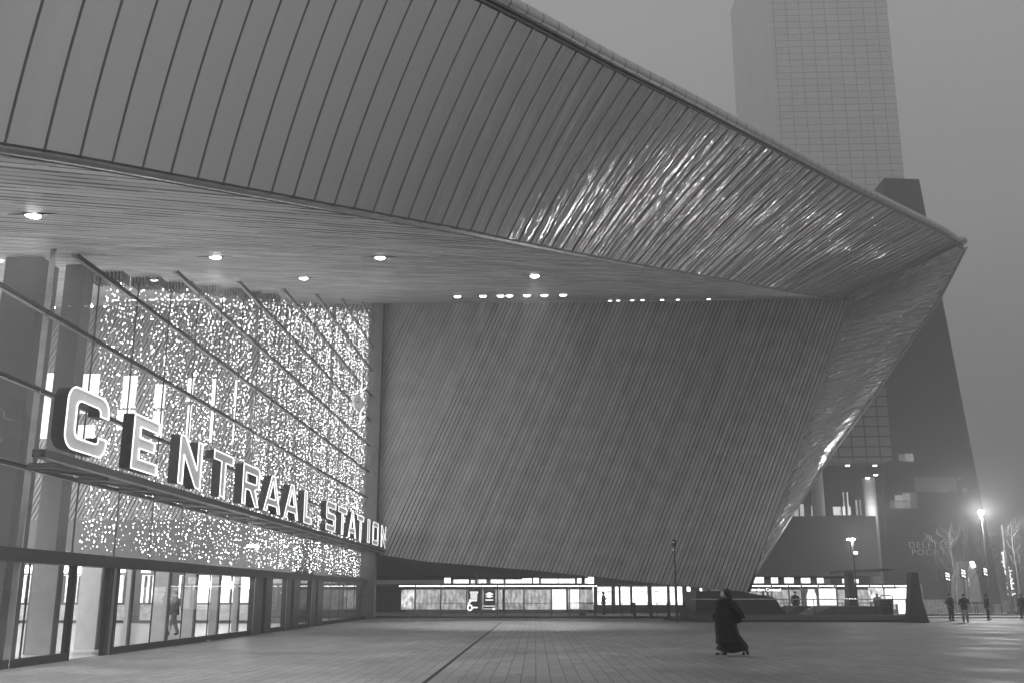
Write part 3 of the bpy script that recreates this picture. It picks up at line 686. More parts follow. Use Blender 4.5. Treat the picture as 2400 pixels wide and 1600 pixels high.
# ------------------------------------------------------------------ glass tram shelters behind the leg of the canopy
M_FRAME = mat('shelter_frame', .22, .4, .6); M_LIT = emit('lit_panel', .42, .5, .75, 3); M_LITW = emit('lit_panel_white', 1.6, .8, .25, 1.5)
def pbox(x0, x1, y0, y1, Y, name, m, par, d=.06):
    a, b = at(x0, y1, Y=Y), at(x1, y0, Y=Y)
    return MB().box(a.x, b.x, Y, Y + d, a.z, b.z).build(name, m, par)
def shelter(xa, xb, Y, label, posts, panels, sign=None):
    a, b = at(xa, 1440, Y=Y), at(xb, 1440, Y=Y)
    t = thing('tram_shelter', label, 'shelter', (a.x, Y, 0), 'glass tram shelters beyond the slatted wall')
    zt = at(1200, 1371, Y=Y).z
    MB().box(a.x - .2, b.x + .2, Y - .5, Y + 2.0, zt, zt + .14).build('shelter_roof', M_FRAME, t)
    MB().box(a.x - .2, b.x + .2, Y + .4, Y + .6, zt - .06, zt - .005).build('roof_light_strip', emit('strip_light', 10), t)
    for x in posts:
        p = at(x, 1400, Y=Y).x; MB().box(p - .05, p + .05, Y - .04, Y + .08, .1, zt).box(p - .04, p + .04, Y + .08, Y + 1.9, zt - .12, zt - .03).build('shelter_post', M_FRAME, t)
    MB().box(a.x, b.x, Y - .03, Y + .02, 1.02, 1.07).build('hand_rail', M_TRIM, t)
    MB().box(a.x, b.x, Y - .02, Y + .03, .32, .42).build('bottom_rail', M_FRAME, t)
    G_ = MB().face([(a.x, Y + .01, .42), (b.x, Y + .01, .42), (b.x, Y + .01, zt - .15), (a.x, Y + .01, zt - .15)]); G_.build('shelter_glass', glass('shelter_pane', 1.4, .8), t)
    MB().box(a.x + .3, b.x - .3, Y + .9, Y + 1.3, .42, .47).build('bench', mat('bench_metal', .4, .4, .5), t)
    MB().box(a.x, b.x, Y + 1.75, Y + 1.8, .55, 2.1).build('back_panel', M_LIT, t)
    for (x0, x1, y0, y1, kind) in panels:
        if kind == 'lit': pbox(x0, x1, y0, y1, Y - .12, 'lit_poster', M_LITW, t, .1)
        if kind == 'fruit': pbox(x0, x1, y0, y1, Y - .12, 'lit_poster', emit('poster_picture', .8, .8, .9, 3.5), t, .1)
        if kind in ('six', 'dark'):
            p = pbox(x0, x1, y0, y1, Y - .12, 'dark_poster', mat('poster_dark', .16, .5), t, .1)
            w = x1 - x0; m = MB()
            def bar(u0, u1, v0, v1):
                q, r = at(x0 + w * u0, y0 + (y1 - y0) * v1, Y=Y - .14), at(x0 + w * u1, y0 + (y1 - y0) * v0, Y=Y - .14); m.box(q.x, r.x, Y - .14, Y - .125, q.z, r.z)
            if kind == 'six':
                for u0, u1, v0, v1 in ((.15, .8, .1, .19), (.2, .72, .22, .31), (.2, .72, .33, .42), (.08, .85, .46, .54), (.3, .85, .8, .86)):
                    n = 7 if v1 < .5 else 1
                    for i in range(n): bar(lerp(u0, u1, i / n), lerp(u0, u1, (i + .8) / n), v0, v1)
                c = at(x0 + w * .14, y0 + (y1 - y0) * .84, Y=Y - .14)
                pts = [c + Vector((.17 * cos(a), 0, .2 * sin(a))) for a in [2 * pi * k / 14 for k in range(15)]]
                m.tube(pts, .06, 6); m.tube([c + Vector((-.15, 0, .05)), c + Vector((-.1, 0, .32)), c + Vector((.08, 0, .5))], .06, 6)
            else:
                for u0, u1, v0, v1 in ((.35, .65, .12, .36), (.18, .82, .18, .23), (.2, .78, .29, .34), (.18, .82, .46, .51), (.04, .96, .76, .79), (.04, .8, .9, .92), (.78, .96, .86, .96)): bar(u0, u1, v0, v1)
            m.build('poster_print', emit('poster_white', 1.5), p)
    if sign:
        x0, x1, y0, y1 = sign
        s = pbox(x0, x1, y0, y1, Y - .3, 'stop_sign', mat('stop_sign_box', .3), t, .12)
        c = at((x0 + x1) / 2 + 6, (y1 + y0) / 2 + 2.5, Y=Y - .31)
        text_mesh('stop_name', 'Rotterdam Centraal', .34, .006, emit('stop_name_glow', 3), s, (c.x, Y - .31, c.z))
    return t
SY = 62.5
shelter(938, 1175, SY, 'tram shelter nearest the glass front with a food poster and two dark posters', (973, 1033, 1094, 1129, 1166),
        [(940, 970, 1381, 1427, 'fruit'), (1097, 1127, 1380, 1431, 'six'), (1133, 1161, 1381, 1430, 'dark')])
shelter(1180, 1330, SY, 'glass tram shelter left of the dark street pole with a blank glowing poster', (1182, 1228, 1292),
        [(1295, 1326, 1380, 1427, 'lit')], None)
shelter(1334, 1395, SY, 'short glass tram shelter just behind the thick dark post with one glowing poster', (1336, 1358, 1393), [(1337, 1357, 1380, 1425, 'lit')])
shelter(1752, 1955, SY + 2, 'tram shelter under the canopy point showing the lit stop name', (1755, 1810, 1850, 1880, 1920, 1957),
        [(1922, 1958, 1378, 1417, 'lit')], (1757, 1809, 1377, 1386))
shelter(1960, 2135, SY + 2, 'right end tram shelter with three glowing panels beside the leaning pillar', (1962, 2040, 2071, 2100, 2133),
        [(2039, 2069, 1376, 1408, 'fruit'), (2078, 2101, 1378, 1414, 'lit'), (2108, 2133, 1376, 1437, 'lit')])
# arched kiosk window between
kt = thing('ticket_booth', 'small booth with a bright arched window between two tram shelters', 'booth', at(1900, 1430, Y=SY - 1))
pbox(1886, 1918, 1378, 1425, SY + 1, 'booth_wall', mat('booth_grey', .35), kt, .6)
a = at(1902, 1400, Y=SY + .98)
MB().prism([a + Vector((x * .36, 0, z)) for x, z in ((-1, -.6), (1, -.6), (1, .1), (.9, .3), (.7, .47), (.35, .58), (0, .62), (-.35, .58), (-.7, .47), (-.9, .3), (-1, .1))], (0, -.05, 0)).build('arched_window', M_LITW, kt)
pbox(1894, 1909, 1380, 1383, SY + .9, 'booth_sign', emit('poster_white', 1.5), kt, .05)

# ------------------------------------------------------------------ low building behind the shelters with a strip of lit windows and a bright glazed hall
BL = thing('low_office_building', 'dark low building with a strip of lit windows above the tram shelters', 'building', (0, 80, 0))
M_LOWB = mat('low_wall', .05, .7)
a, b = at(600, 1440, Y=80), at(2052, 1208, Y=80)
zb, zs = at(1200, 1368, Y=80).z, at(1200, 1349, Y=80).z
MB().box(-70, b.x, 80, 100, zs, b.z).build('upper_wall', M_LOWB, BL)
MB().box(-70, at(1390, 1400, Y=80).x, 80.2, 100, 0, zb).build('ground_wall', mat('ground_wall_grey', .16, .7), BL)
MB().box(at(1690, 1400, Y=80).x, b.x + 4, 80.2, 100, 0, zb).build('ground_wall', mat('ground_wall_grey', .16), BL)
MB().box(-70, b.x, 79.6, 80.15, zb - .25, zb).build('canopy_ledge', M_FRAME, BL)
M_WIN = emit('office_window_light', 2, .8, .3, 2)
for x0, x1, y0 in ((1041, 1056, 1353), (1063, 1098, 1357), (1104, 1113, 1358), (1117, 1140, 1357), (1150, 1180, 1357), (1185, 1223, 1357), (1224, 1246, 1354), (1250, 1263, 1353), (1268, 1307, 1355), (1309, 1347, 1355), (1353, 1380, 1354), (1752, 1762, 1352),
                   (1766, 1790, 1351), (1808, 1823, 1352), (1839, 1860, 1352), (1878, 1899, 1353), (1916, 1930, 1353), (1975, 1987, 1355), (2003, 2012, 1356)):
    w = pbox(x0, x1, y0, 1365.5, 79.9, 'strip_window', M_WIN if x0 < 1700 else emit('office_window_dim', 1.4, .8, .3, 2), BL, .08)
# bright glazed hall
GHL = thing('glazed_hall', 'brilliantly lit glazed hall with dark posts seen under the slatted wall', 'building', (8, 76, 0))
x0, x1 = at(1393, 1400, Y=76).x, at(1688, 1400, Y=76).x
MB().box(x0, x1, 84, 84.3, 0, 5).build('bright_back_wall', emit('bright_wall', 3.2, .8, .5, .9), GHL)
MB().box(x0, x1, 76, 84, -.0, .05).build('hall_floor_slab', mat('hall_floor_stone', .5), GHL)
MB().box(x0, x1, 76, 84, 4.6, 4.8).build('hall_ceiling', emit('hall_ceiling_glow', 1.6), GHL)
MB().box(x0, x1, 76, 80, .05, .75).build('plinth', mat('ground_wall_grey', .16), GHL)
MB().face([(x0, 76, .75), (x1, 76, .75), (x1, 76, 4.6), (x0, 76, 4.6)]).build('hall_glass', glass('shelter_pane'), GHL)
for x, w in ((1396, 5), (1437, 5), (1452, 1.6), (1479, 1.6), (1522, 6), (1566, 1.6), (1604, 5), (1624, 6), (1634, 5), (1660, 3)):
    pbox(x - w / 2, x + w / 2, 1300, 1440, 75.8, 'hall_post', mat('post_grey', .12, .6), GHL, .15)
pbox(1395, 1690, 1385, 1386.5, 75.8, 'hall_transom', mat('post_grey', .12), GHL, .05)

# ------------------------------------------------------------------ towers
def tower_material(name, v, cw, ch, rough=.25, line=.35, spec=.5):
    m, nt, b = nodes_of(name); N, L = nt.nodes, nt.links
    b.inputs['Roughness'].default_value = rough; b.inputs['Specular IOR Level'].default_value = spec; b.inputs['Metallic'].default_value = .8 if v > .4 else 0
    tc = N.new('ShaderNodeTexCoord'); sp = N.new('ShaderNodeSeparateXYZ'); L.new(tc.outputs['Object'], sp.inputs[0])
    cb = N.new('ShaderNodeCombineXYZ'); ad = N.new('ShaderNodeMath'); L.new(sp.outputs[0], ad.inputs[0]); L.new(sp.outputs[1], ad.inputs[1]); L.new(ad.outputs[0], cb.inputs[0]); L.new(sp.outputs[2], cb.inputs[1])
    br = N.new('ShaderNodeTexBrick'); br.offset = 0
    for k, q in (('Scale', 1), ('Brick Width', cw), ('Row Height', ch), ('Mortar Size', line), ('Mortar Smooth', 0), ('Bias', 0)): br.inputs[k].default_value = q
    br.inputs['Color1'].default_value = (v,) * 3 + (1,); br.inputs['Color2'].default_value = (v * .93,) * 3 + (1,); br.inputs['Mortar'].default_value = (.01, .01, .01, 1)
    L.new(cb.outputs[0], br.inputs['Vector']); L.new(br.outputs['Color'], b.inputs['Base Color'])
    return m
TW = thing('office_tower', 'tall mirror glass office tower with a square grid fading up into the fog', 'tower', (85, 190, 0))
tx = at(2118, 400, Y=190).x; tl_ = at(1850, 400, Y=190).x
MB().box(tl_ - 2, tx, 190, 228, 24, 186).build('tower_shaft', tower_material('mirror_grid', .78, 3.4, 1.9, .3, .045), TW)
PD = thing('tower_podium', 'pale glazed block above a dark recess with tall pillars and lit rooms', 'building', (60, 150, 0))
a, b = at(1880, 1078, Y=150), at(2073, 880, Y=150)
MB().box(a.x - 6, b.x, 150, 175, a.z, b.z + 14).build('glazed_upper_block', tower_material('pale_grid', .26, 2.6, 1.95, .3, .15), PD)
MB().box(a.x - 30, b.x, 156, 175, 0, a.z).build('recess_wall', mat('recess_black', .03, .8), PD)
for x0, x1, y0, y1, v in ((1863, 1883, 1180, 1209, 1), (1903, 1917, 1183, 1209, .7), (1954, 1993, 1186, 1206, .8), (1979, 1987, 1152, 1206, .35), (2008, 2017, 1170, 1206, .4), (2028, 2040, 1165, 1206, .3)):
    w = pbox(x0, x1, y0, y1, 154, 'lit_room', emit('room_light_%d' % round(v * 10), v * .55, .8, .5, .4), PD, .2)
    pbox(lerp(x0, x1, .5) - .6, lerp(x0, x1, .5) + .6, y0, y1, 153.7, 'room_mullion', mat('recess_black', .03), w, .1)
for x0, x1, y0 in ((1914, 1944, 1082), (2037, 2068, 1120)):
    p0, p1 = at(x0, 1330, Y=151), at(x1, 1330, Y=151); zt = at(x0, y0, Y=151).z
    c = (p0.x + p1.x) / 2; r = (p1.x - p0.x) / 2
    MB().tube([(c, 151, 0), (c, 151, zt)], r * .95, 20).build('round_pillar', mat('pillar_concrete', .42, .8), PD)
for x, y in ((1987, 1090), (2051, 1090), (2053, 1112), (2034, 1119)): 
    p = at(x, y, Y=149.5); MB().box(p.x - .35, p.x + .35, 149.5, 149.7, p.z - .12, p.z + .12).build('soffit_lamp', emit('soffit_lamp_glow', 8), PD)
lamp('pillar_uplight', 'POINT', at(2050, 1195, Y=147), 1300, PD, .5)
DB = thing('dark_raked_tower', 'near black office block with one slanting side and a few dim lit windows', 'tower', (80, 165, 0))
P = [(2073, 1380), (2073, 900), (2072, 418), (2154, 420), (2345, 1393)]
MB().prism([at(x, y, Y=165) if y < 1380 else Vector((at(x, 1393, Y=165).x, 165, 0)) for x, y in P], (0, 35, 0)).build('block_body', mat('black_glass', .018, .35, 0, .2, .05, spec=.3), DB)
for x0, x1, y0, y1, v in ((2107, 2121, 1063, 1079, .13), (2122, 2140, 1062, 1080, .3), (2098, 2116, 1159, 1172, .35), (2117, 2132, 1154, 1172, .25), (2098, 2116, 1174, 1190, .27), (2118, 2133, 1174, 1190, .2), (2087, 2097, 1172, 1190, .1), (2134, 2148, 1153, 1190, .06),
                          (2145, 2240, 1117, 1150, .035), (2196, 2222, 1136, 1152, .1), (2244, 2252, 1118, 1124, .12), (2257, 2266, 1142, 1152, .07)):
    pbox(x0, x1, y0, y1, 164.8, 'dim_window', emit('dim_room_%d' % int(v * 1000), v, .1, .3, .3), DB, .1)
for s, y in (('DELFTSE', 1283), ('POORT', 1300)):
    c = at(2177, y, Y=164.7); text_mesh('facade_lettering', s, 1.8, .03, emit('lettering_dim', .15), DB, (c.x, 164.7, c.z))
em = MB()
for seg in (((2166, 1249), (2170, 1249), (2170, 1266), (2164, 1266)), ((2174, 1252), (2174, 1262), (2180, 1262)), ((2178, 1252), (2178, 1266)), ((2183, 1254), (2183, 1266), (2190, 1266)), ((2194, 1246), (2197, 1238), (2200, 1246), (2194, 1248), (2208, 1256)), ((2208, 1268), (2213, 1262), (2206, 1270))):
    em.tube([at(x, y, Y=164.7) for x, y in seg], .06, 4)
em.build('emblem', emit('lettering_dim', .24), DB)
for i, (xa, xb, yt, Y, lab) in enumerate(((2350, 2520, 1262, 260, 'hazy distant office block at the far right edge'), (-200, 860, 1330, 230, 'long low dark building far behind the shelters'))):
    a, b = at(xa, 1393, Y=Y), at(xb, yt, Y=Y)
    t = thing('distant_building', lab, 'building', (a.x, Y, 0)); MB().box(a.x, b.x, Y, Y + 30, 0, b.z).build('building_wall', mat('distant_wall', .08, .8), t)
    MB().box(a.x - .5, b.x + .5, Y - .5, Y + 30, b.z, b.z + 1).build('cornice', mat('distant_wall', .08), t)

# ------------------------------------------------------------------ street lamps and poles
def street_lamp(x, yb, ytop, label, on=0, arm=0, group='street lamps on the square'):
    g = at(x, yb, Z=0); h = at(x, ytop, Y=g.y).z
    t = thing('street_lamp', label, 'street lamp', (g.x, g.y, 0), group)
    MB().tube([(g.x, g.y, 0), (g.x, g.y, .9)], .085, 10).tube([(g.x, g.y, .9), (g.x, g.y, h)], .06, 10, .035).build('lamp_pole', mat('pole_grey', .12, .5, .3), t)
    m = MB().tube([(g.x, g.y, h - .02), (g.x, g.y, h + .12)], .3, 16, .16); m.build('lamp_cap', mat('pole_dark', .04, .5), t)
    if on:
        MB().ball((g.x, g.y, h - .12), .24, 14, 8).build('lamp_globe', emit('street_globe', on), t)
    return t, (g.x, g.y, h - .12)
L1, p1 = street_lamp(2326, 1441, 1196, 'tall street lamp with the brightest glow, standing before bare trees', 70)
gl_ = lamp('globe_light', 'POINT', (p1[0] - .22, p1[1] - .38, p1[2]), 520, L1, .045)
for (X, Y), lab in (((16, -8), 'unseen street lamp added behind the viewer on the open square'), ((37, 35), 'street lamp added out of view right of the slim pole for canopy glints'), ((30, 12), 'unseen street lamp added on the open square right of the woman'), ((58, 44), 'unseen street lamp added at the far right side for canopy glints'), ((44, -10), 'unseen street lamp added to the right behind the viewer'), ((70, 95), 'street lamp added along the avenue, out of view on the right, for canopy glints'), ((54, 62), 'unseen street lamp added right of the pair of masts')):
    t = dup(L1, (X, Y, 0), lab)  # unseen lamp copies, added for canopy glints and light on the square
gl_.data = gl_.data.copy(); gl_.data.energy = 5200; gl_.data.shadow_soft_size = .1
# slim dark pole with small lamp boxes
g = at(1587, 1457, Z=0); t = thing('slim_pole', 'slim dark pole with two small unlit lamp boxes standing on the paving', 'pole', (g.x, g.y, 0)); h = at(1580, 1262, Y=g.y).z
MB().tube([(g.x, g.y, 0), (g.x, g.y, 2.2)], .085, 10).tube([(g.x, g.y, 2.2), (g.x, g.y, h)], .05, 10, .035).build('pole_shaft', mat('pole_dark', .04), t)
MB().box(g.x - .1, g.x + .1, g.y - .1, g.y + .1, h - .5, h - .05).build('lamp_box', mat('pole_dark', .04), t)
MB().box(g.x - .12, g.x + .0, g.y - .12, g.y - .1, h - .22, h - .19).box(g.x - .12, g.x - .04, g.y - .12, g.y - .1, h - .72, h - .66).build('lamp_slit', emit('slit_glow', 1.2), t)
g = at(2012, 1440, Y=56); t = thing('lit_post_lamp', 'short lit double lamp on a post before the dark recess of the block', 'street lamp', (g.x, 56, 0)); h = at(2010, 1262, Y=56).z
MB().tube([(g.x, 56, 0), (g.x, 56, h - 1)], .05, 8).build('lamp_pole', mat('pole_dark', .04), t)
MB().box(g.x - .13, g.x + .03, 55.95, 56.1, h - 1.0, h - .1).build('lamp_spine', mat('pole_dark', .04), t)
MB().box(g.x - .35, g.x + .12, 55.9, 56.1, h - .08, h + .03).build('lamp_glow_top', emit('post_glow', 14), t)
MB().box(g.x + .02, g.x + .22, 55.9, 56.1, h - 1.02, h - .86).build('lamp_glow_low', emit('post_glow', 14), t)
lamp('post_light', 'POINT', (g.x, 55.6, h), 300, t, .1)
# masts at the right edge
for x, yb, yt, r, lab in ((2373, 1440, 1228, .14, 'tall dark mast left of the pair at the right edge'), (2388, 1441, 1300, .06, 'thin pole right of the tall dark mast')):
    g = at(x, yb, Z=0); h = at(x - 8, yt, Y=g.y).z
    t = thing('mast', lab, 'mast', (g.x, g.y, 0)); MB().tube([(g.x, g.y, 0), (g.x, g.y, h)], r, 10, r * .8).build('mast_shaft', mat('mast_grey', .07, .6), t)
    MB().box(g.x - r * 2, g.x + r * 2, g.y - r * 2, g.y + r * 2, 0, .3).build('mast_foot', mat('pole_dark', .04), t)
# thick dark post before the short shelter
g = at(1368, 1441, Z=0); t = thing('thick_post', 'thick dark square post with a stepped cap beside a glowing poster', 'post', (g.x, g.y, 0))
MB().box(g.x - .14, g.x + .14, g.y - .14, g.y + .14, 0, at(1366, 1345, Y=g.y).z).build('post_shaft', mat('pole_dark', .04), t)
MB().box(g.x - .36, g.x + .12, g.y + .15, g.y + .5, 0, 1.15).build('post_cabinet', mat('pole_dark', .04), t)

# ------------------------------------------------------------------ glass balustrade, bollards, planter wedge, entrance railing
BY = 60.0
a, b = at(1331, 1440, Y=BY), at(1620, 1440, Y=BY)
t = thing('glass_balustrade', 'low glass balustrade with thin posts in front of the glazed hall', 'balustrade', (a.x, BY, 0))
MB().face([(a.x, BY, .12), (b.x, BY, .12), (b.x, BY, 1.1), (a.x, BY, 1.1)]).build('balustrade_glass', glass('rail_glass', 1.45, .75), t)
MB().box(a.x, b.x, BY - .03, BY + .03, 1.1, 1.14).build('top_rail', mat('rail_steel', .4, .3, .8), t)
for x in (1331, 1394, 1458, 1540, 1620):
    p = at(x, 1420, Y=BY).x; MB().box(p - .025, p + .025, BY - .03, BY + .03, 0, 1.12).build('rail_post', mat('pole_dark', .04), t)
BB = None
for k, (x, w) in enumerate((( 1487, 6), (1526, 6), (1567, 5), (1607, 6))):
    p = at(x, 1437, Y=BY - .6); lab = ['leftmost of four dark square bollards before the balustrade', 'second dark square bollard from the left', 'third dark square bollard, left of the slim pole', 'rightmost dark square bollard beside the planted slope'][k]
    if BB is None:
        BB = thing('bollard', lab, 'bollard', (p.x, BY - .6, 0), 'dark bollards before the glazed hall')
        MB().box(p.x - .1, p.x + .1, BY - .7, BY - .5, 0, 1.1).build('bollard_post', mat('pole_dark', .04), BB); MB().box(p.x - .115, p.x + .115, BY - .715, BY - .485, 1.1, 1.13).build('bollard_cap', M_FRAME, BB)
    else: dup(BB, (p.x, BY - .6, 0), lab)
EY = 51.6
t = thing('entrance_podium', 'low dark stepped platform with a bright metal handrail and sloping roof wedges', 'platform', (18, EY, 0))
a, b = at(1678, 1455, Y=EY), at(2172, 1455, Y=EY)
MB().box(a.x, b.x, EY, EY + 9, 0, .14).build('platform_step', mat('step_dark', .03, .6), t)
MB().box(a.x + .4, b.x, EY + .35, EY + 8.6, .14, .42).build('platform_top', mat('platform_stone', .14, .6), t)
H = at(1700, 1403, Y=EY + 1).z
x0, x1 = at(1620, 1403, Y=EY + 1).x, at(2131, 1403, Y=EY + 1).x
MB().tube([(x0, EY + 1, H), (x1, EY + 1, H)], .035, 8).build('handrail', mat('rail_bright', .7, .25, .9), t)
for z in (H - .22, H - .44): MB().tube([(at(1835, 1403, Y=EY + 1).x, EY + 1, z), (x1, EY + 1, z)], .012, 6).build('lower_rail', M_FRAME, t)
for x in (1838, 1908, 1981, 2052, 2124, 1790, 1740):
    p = at(x, 1420, Y=EY + 1).x; MB().box(p - .02, p + .02, EY + .98, EY + 1.02, .42, H).build('rail_post', mat('pole_dark', .04), t)
Yw = EY + 2
MB().prism([at(x, y, Y=Yw) for x, y in ((1632, 1384), (1730, 1383), (1817, 1400), (1840, 1437), (1690, 1438), (1630, 1440))], (0, 3.5, 0)).build('roof_wedge', mat('wedge_black', .03, .5), t)
for q in (((1842, 1437), (1870, 1419), (1905, 1419), (1872, 1437)), ((1915, 1437), (1950, 1420), (2070, 1420), (2070, 1438))):
    MB().prism([at(x, y, Y=Yw - .3) for x, y in q], (0, 3, 0)).build('stair_wedge', mat('wedge_grey', .10, .5), t)
# leaning pillars of the dark shelter at the right end
t = thing('leaning_pillar', 'broad dark leaning slab pillar ending the platform on the right', 'pillar', at(2150, 1455, Z=0))
MB().prism([at(x, y, Y=51) for x, y in ((2136, 1340), (2151, 1340), (2162, 1404), (2178, 1456), (2131, 1456), (2134, 1400))], (0, .6, 0)).build('pillar_slab', mat('wedge_black', .03), t)
MB().prism([at(x, y, Y=50.96) for x, y in ((2131, 1452), (2178, 1452), (2180, 1459), (2129, 1459))], (0, .7, 0)).build('pillar_foot', mat('step_dark', .03), t)
t = thing('slanted_support', 'dark tapered support leaning in front of the lit tram shelters', 'pillar', at(2003, 1425, Z=0))
MB().prism([at(x, y, Y=58) for x, y in ((1988, 1341), (1999, 1340), (2005, 1370), (2013, 1420), (1992, 1420), (1989, 1380))], (0, .8, 0)).build('support_leg', mat('wedge_black', .03), t)
MB().prism([at(x, y, Y=57.5) for x, y in ((1978, 1335), (2070, 1331), (2100, 1333), (2070, 1338), (1982, 1341))], (0, 3, 0)).build('support_roof', mat('wedge_black', .03), t)
# litter bin
g = at(2080, 1438, Y=53.5); t = thing('litter_bin', 'round dark litter bin in front of the platform railing', 'bin', (g.x, 53.5, .42))
z0 = .42
MB().tube([(g.x, 53.5, z0), (g.x, 53.5, z0 + .95)], .36, 16, .42).build('bin_body', mat('pole_dark', .04), t)
MB().tube([(g.x - .42, 53.5, z0 + .9), (g.x - .42, 53.5, z0 + 1.12), (g.x - .3, 53.5, z0 + 1.22), (g.x + .3, 53.5, z0 + 1.22), (g.x + .42, 53.5, z0 + 1.12), (g.x + .42, 53.5, z0 + .9)], .03, 8).build('bin_rim', M_FRAME, t)
# planted slope: rough grass bank under the leg
nz_ = MB(); rows = []
for j in range(9):
    r = []
    for i in range(25):
        x = at(lerp(1560, 1690, i / 24), 1440, Y=EY + 2 + j * .8).x; z = .02 + .35 * (j / 8) * (i / 24) + .1 * noise.noise(Vector((x, j * .8, 0)))
        r.append((x, EY - .3 + j * .9 + (1 - i / 24) * 3.0, max(.012, z)))
    rows.append(r)
nz_.grid(rows); nz_.build('planted_bank', mat('soil_dark', .05, .9), kind='structure')
gr = MB()
for k in range(2600):
    i = random.random(); j = random.random() ** .7
    x = at(lerp(1618, 1688, i), 1440, Y=EY + 2).x; y = EY + .6 + j * 5.5; h = random.uniform(.3, 1.05) * (.6 + .4 * j); a = random.random() * 6.28; w = .012
    l = Vector((cos(a), sin(a), 0)) * random.uniform(.05, .3); p = Vector((x, y, .1)); d = Vector((-sin(a), cos(a), 0)) * w
    gr.face([p - d, p + d, p + l * .4 + Vector((0, 0, h * .7)) + d * .6]); gr.face([p + l * .4 + Vector((0, 0, h * .7)) - d * .6, p + l * .4 + Vector((0, 0, h * .7)) + d * .6, p + l + Vector((0, 0, h))])
o = gr.build('ornamental_grass', mat('dry_grass', .16, .8), kind='stuff'); tag(o, 'dry upright ornamental grass on the bank under the slatted wall', 'grass')

# ------------------------------------------------------------------ right background: hoarding, lit tent, guard rails, lit decorations, bare trees
g = at(2190, 1440, Y=68); t = thing('site_hoarding', 'pale printed hoarding panel left of the standing group', 'hoarding', (g.x, 68, 0))
pbox(2163, 2220, 1404, 1440, 68, 'hoarding_panel', mat('hoarding_pale', .5, .7, var=.4, scale=4), t, .08)
MB().box(at(2163, 1440, Y=68).x, at(2220, 1440, Y=68).x, 67.95, 68.2, 0, .12).build('hoarding_foot', mat('pole_dark', .04), t)
t = thing('lit_gable_tent', 'pointed pale tent with a bright slanting light bar behind the group', 'tent', at(2283, 1400, Y=90))
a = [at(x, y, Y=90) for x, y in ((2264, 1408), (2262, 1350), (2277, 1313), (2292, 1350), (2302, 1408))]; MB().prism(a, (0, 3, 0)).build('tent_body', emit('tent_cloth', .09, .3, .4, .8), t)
MB().tube([at(2277, 1315, Y=89.8), at(2283, 1328, Y=89.8)], .2, 6).build('tent_light_bar', emit('tent_bar_glow', 6), t)
MB().tube([at(2268, 1352, Y=89.8), at(2270, 1372, Y=89.8)], .08, 6).build('tent_lights', emit('tent_lights_glow', 1.2), t)
def rail(x0, x1, Y, zs, label):
    a, b = at(x0, 1420, Y=Y).x, at(x1, 1420, Y=Y).x
    t = thing('guard_rail', label, 'railing', (a, Y, 0))
    for z in zs: MB().tube([(a, Y, z), (b, Y, z)], .035, 6).build('rail_bar', mat('rail_steel', .4), t)
    for k in range(5): x = lerp(a, b, k / 4); MB().box(x - .03, x + .03, Y - .03, Y + .03, 0, zs[0] + .03).build('rail_post', mat('pole_dark', .04), t)
rail(2262, 2375, 72, (1.15, .85), 'double metal guard rail behind the standing group'); rail(2285, 2460, 80, (1.1, .5), 'far guard rail at the right edge of the square')
MB().box(at(2150, 1440, Y=69).x, 80, 69, 71, 0, .12).build('tram_kerb', mat('kerb_stone', .07), kind='structure')
MB().box(at(2150, 1440, Y=69).x, 80, 71.01, 74, .0, .1).build('tram_platform', mat('island_stone', .35), kind='structure')
t = thing('lit_street_decoration', 'glowing festive street decoration hung in a tall wavy band left of the mast', 'decoration', at(2355, 1395, Y=85))
m = MB()
for k in range(30):
    f = k / 29; x = lerp(2352, 2372, f) + 4 * sin(k * 1.7); y = lerp(1296, 1398, f)
    p = at(x, y, Y=85); a = random.random() * 3; m.tube([p, p + Vector((cos(a) * .35, 0, sin(a) * .5))], .05 + .05 * random.random(), 5)
m.build('light_ribbons', emit('ribbon_glow', 1.6), t)
MB().tube([at(2358, 1290, Y=85.2), at(2374, 1400, Y=85.2)], .05, 6).build('carrier_pole', mat('pole_dark', .04), t)
def traffic_light(x, y, lab):
    p = at(x, y, Y=78); t = thing('traffic_signal', lab, 'signal', (p.x, 78, 0), 'small tram signals beyond the group')
    MB().tube([(p.x, 78, 0), (p.x, 78, p.z)], .05, 6).build('signal_pole', mat('pole_dark', .04), t)
    MB().box(p.x - .25, p.x + .25, 77.9, 78.1, p.z - .45, p.z + .45).build('signal_head', mat('pole_dark', .04), t)
    m = MB()
    for dx, dz in ((-.1, .3), (.08, .22), (-.12, .05), (.1, .02), (-.1, -.2), (.1, -.28)): m.box(p.x + dx - .05, p.x + dx + .05, 77.86, 77.9, p.z + dz - .05, p.z + dz + .05)
    m.build('signal_lights', emit('signal_glow', 5), t)
for x, y, lab in ((2220, 1350, 'leftmost small signal with six white dots above the standing group'), (2257, 1343, 'middle small signal with white dots left of the lit tent'), (2309, 1339, 'right small signal with white dots under the bright lamp')): traffic_light(x, y, lab)

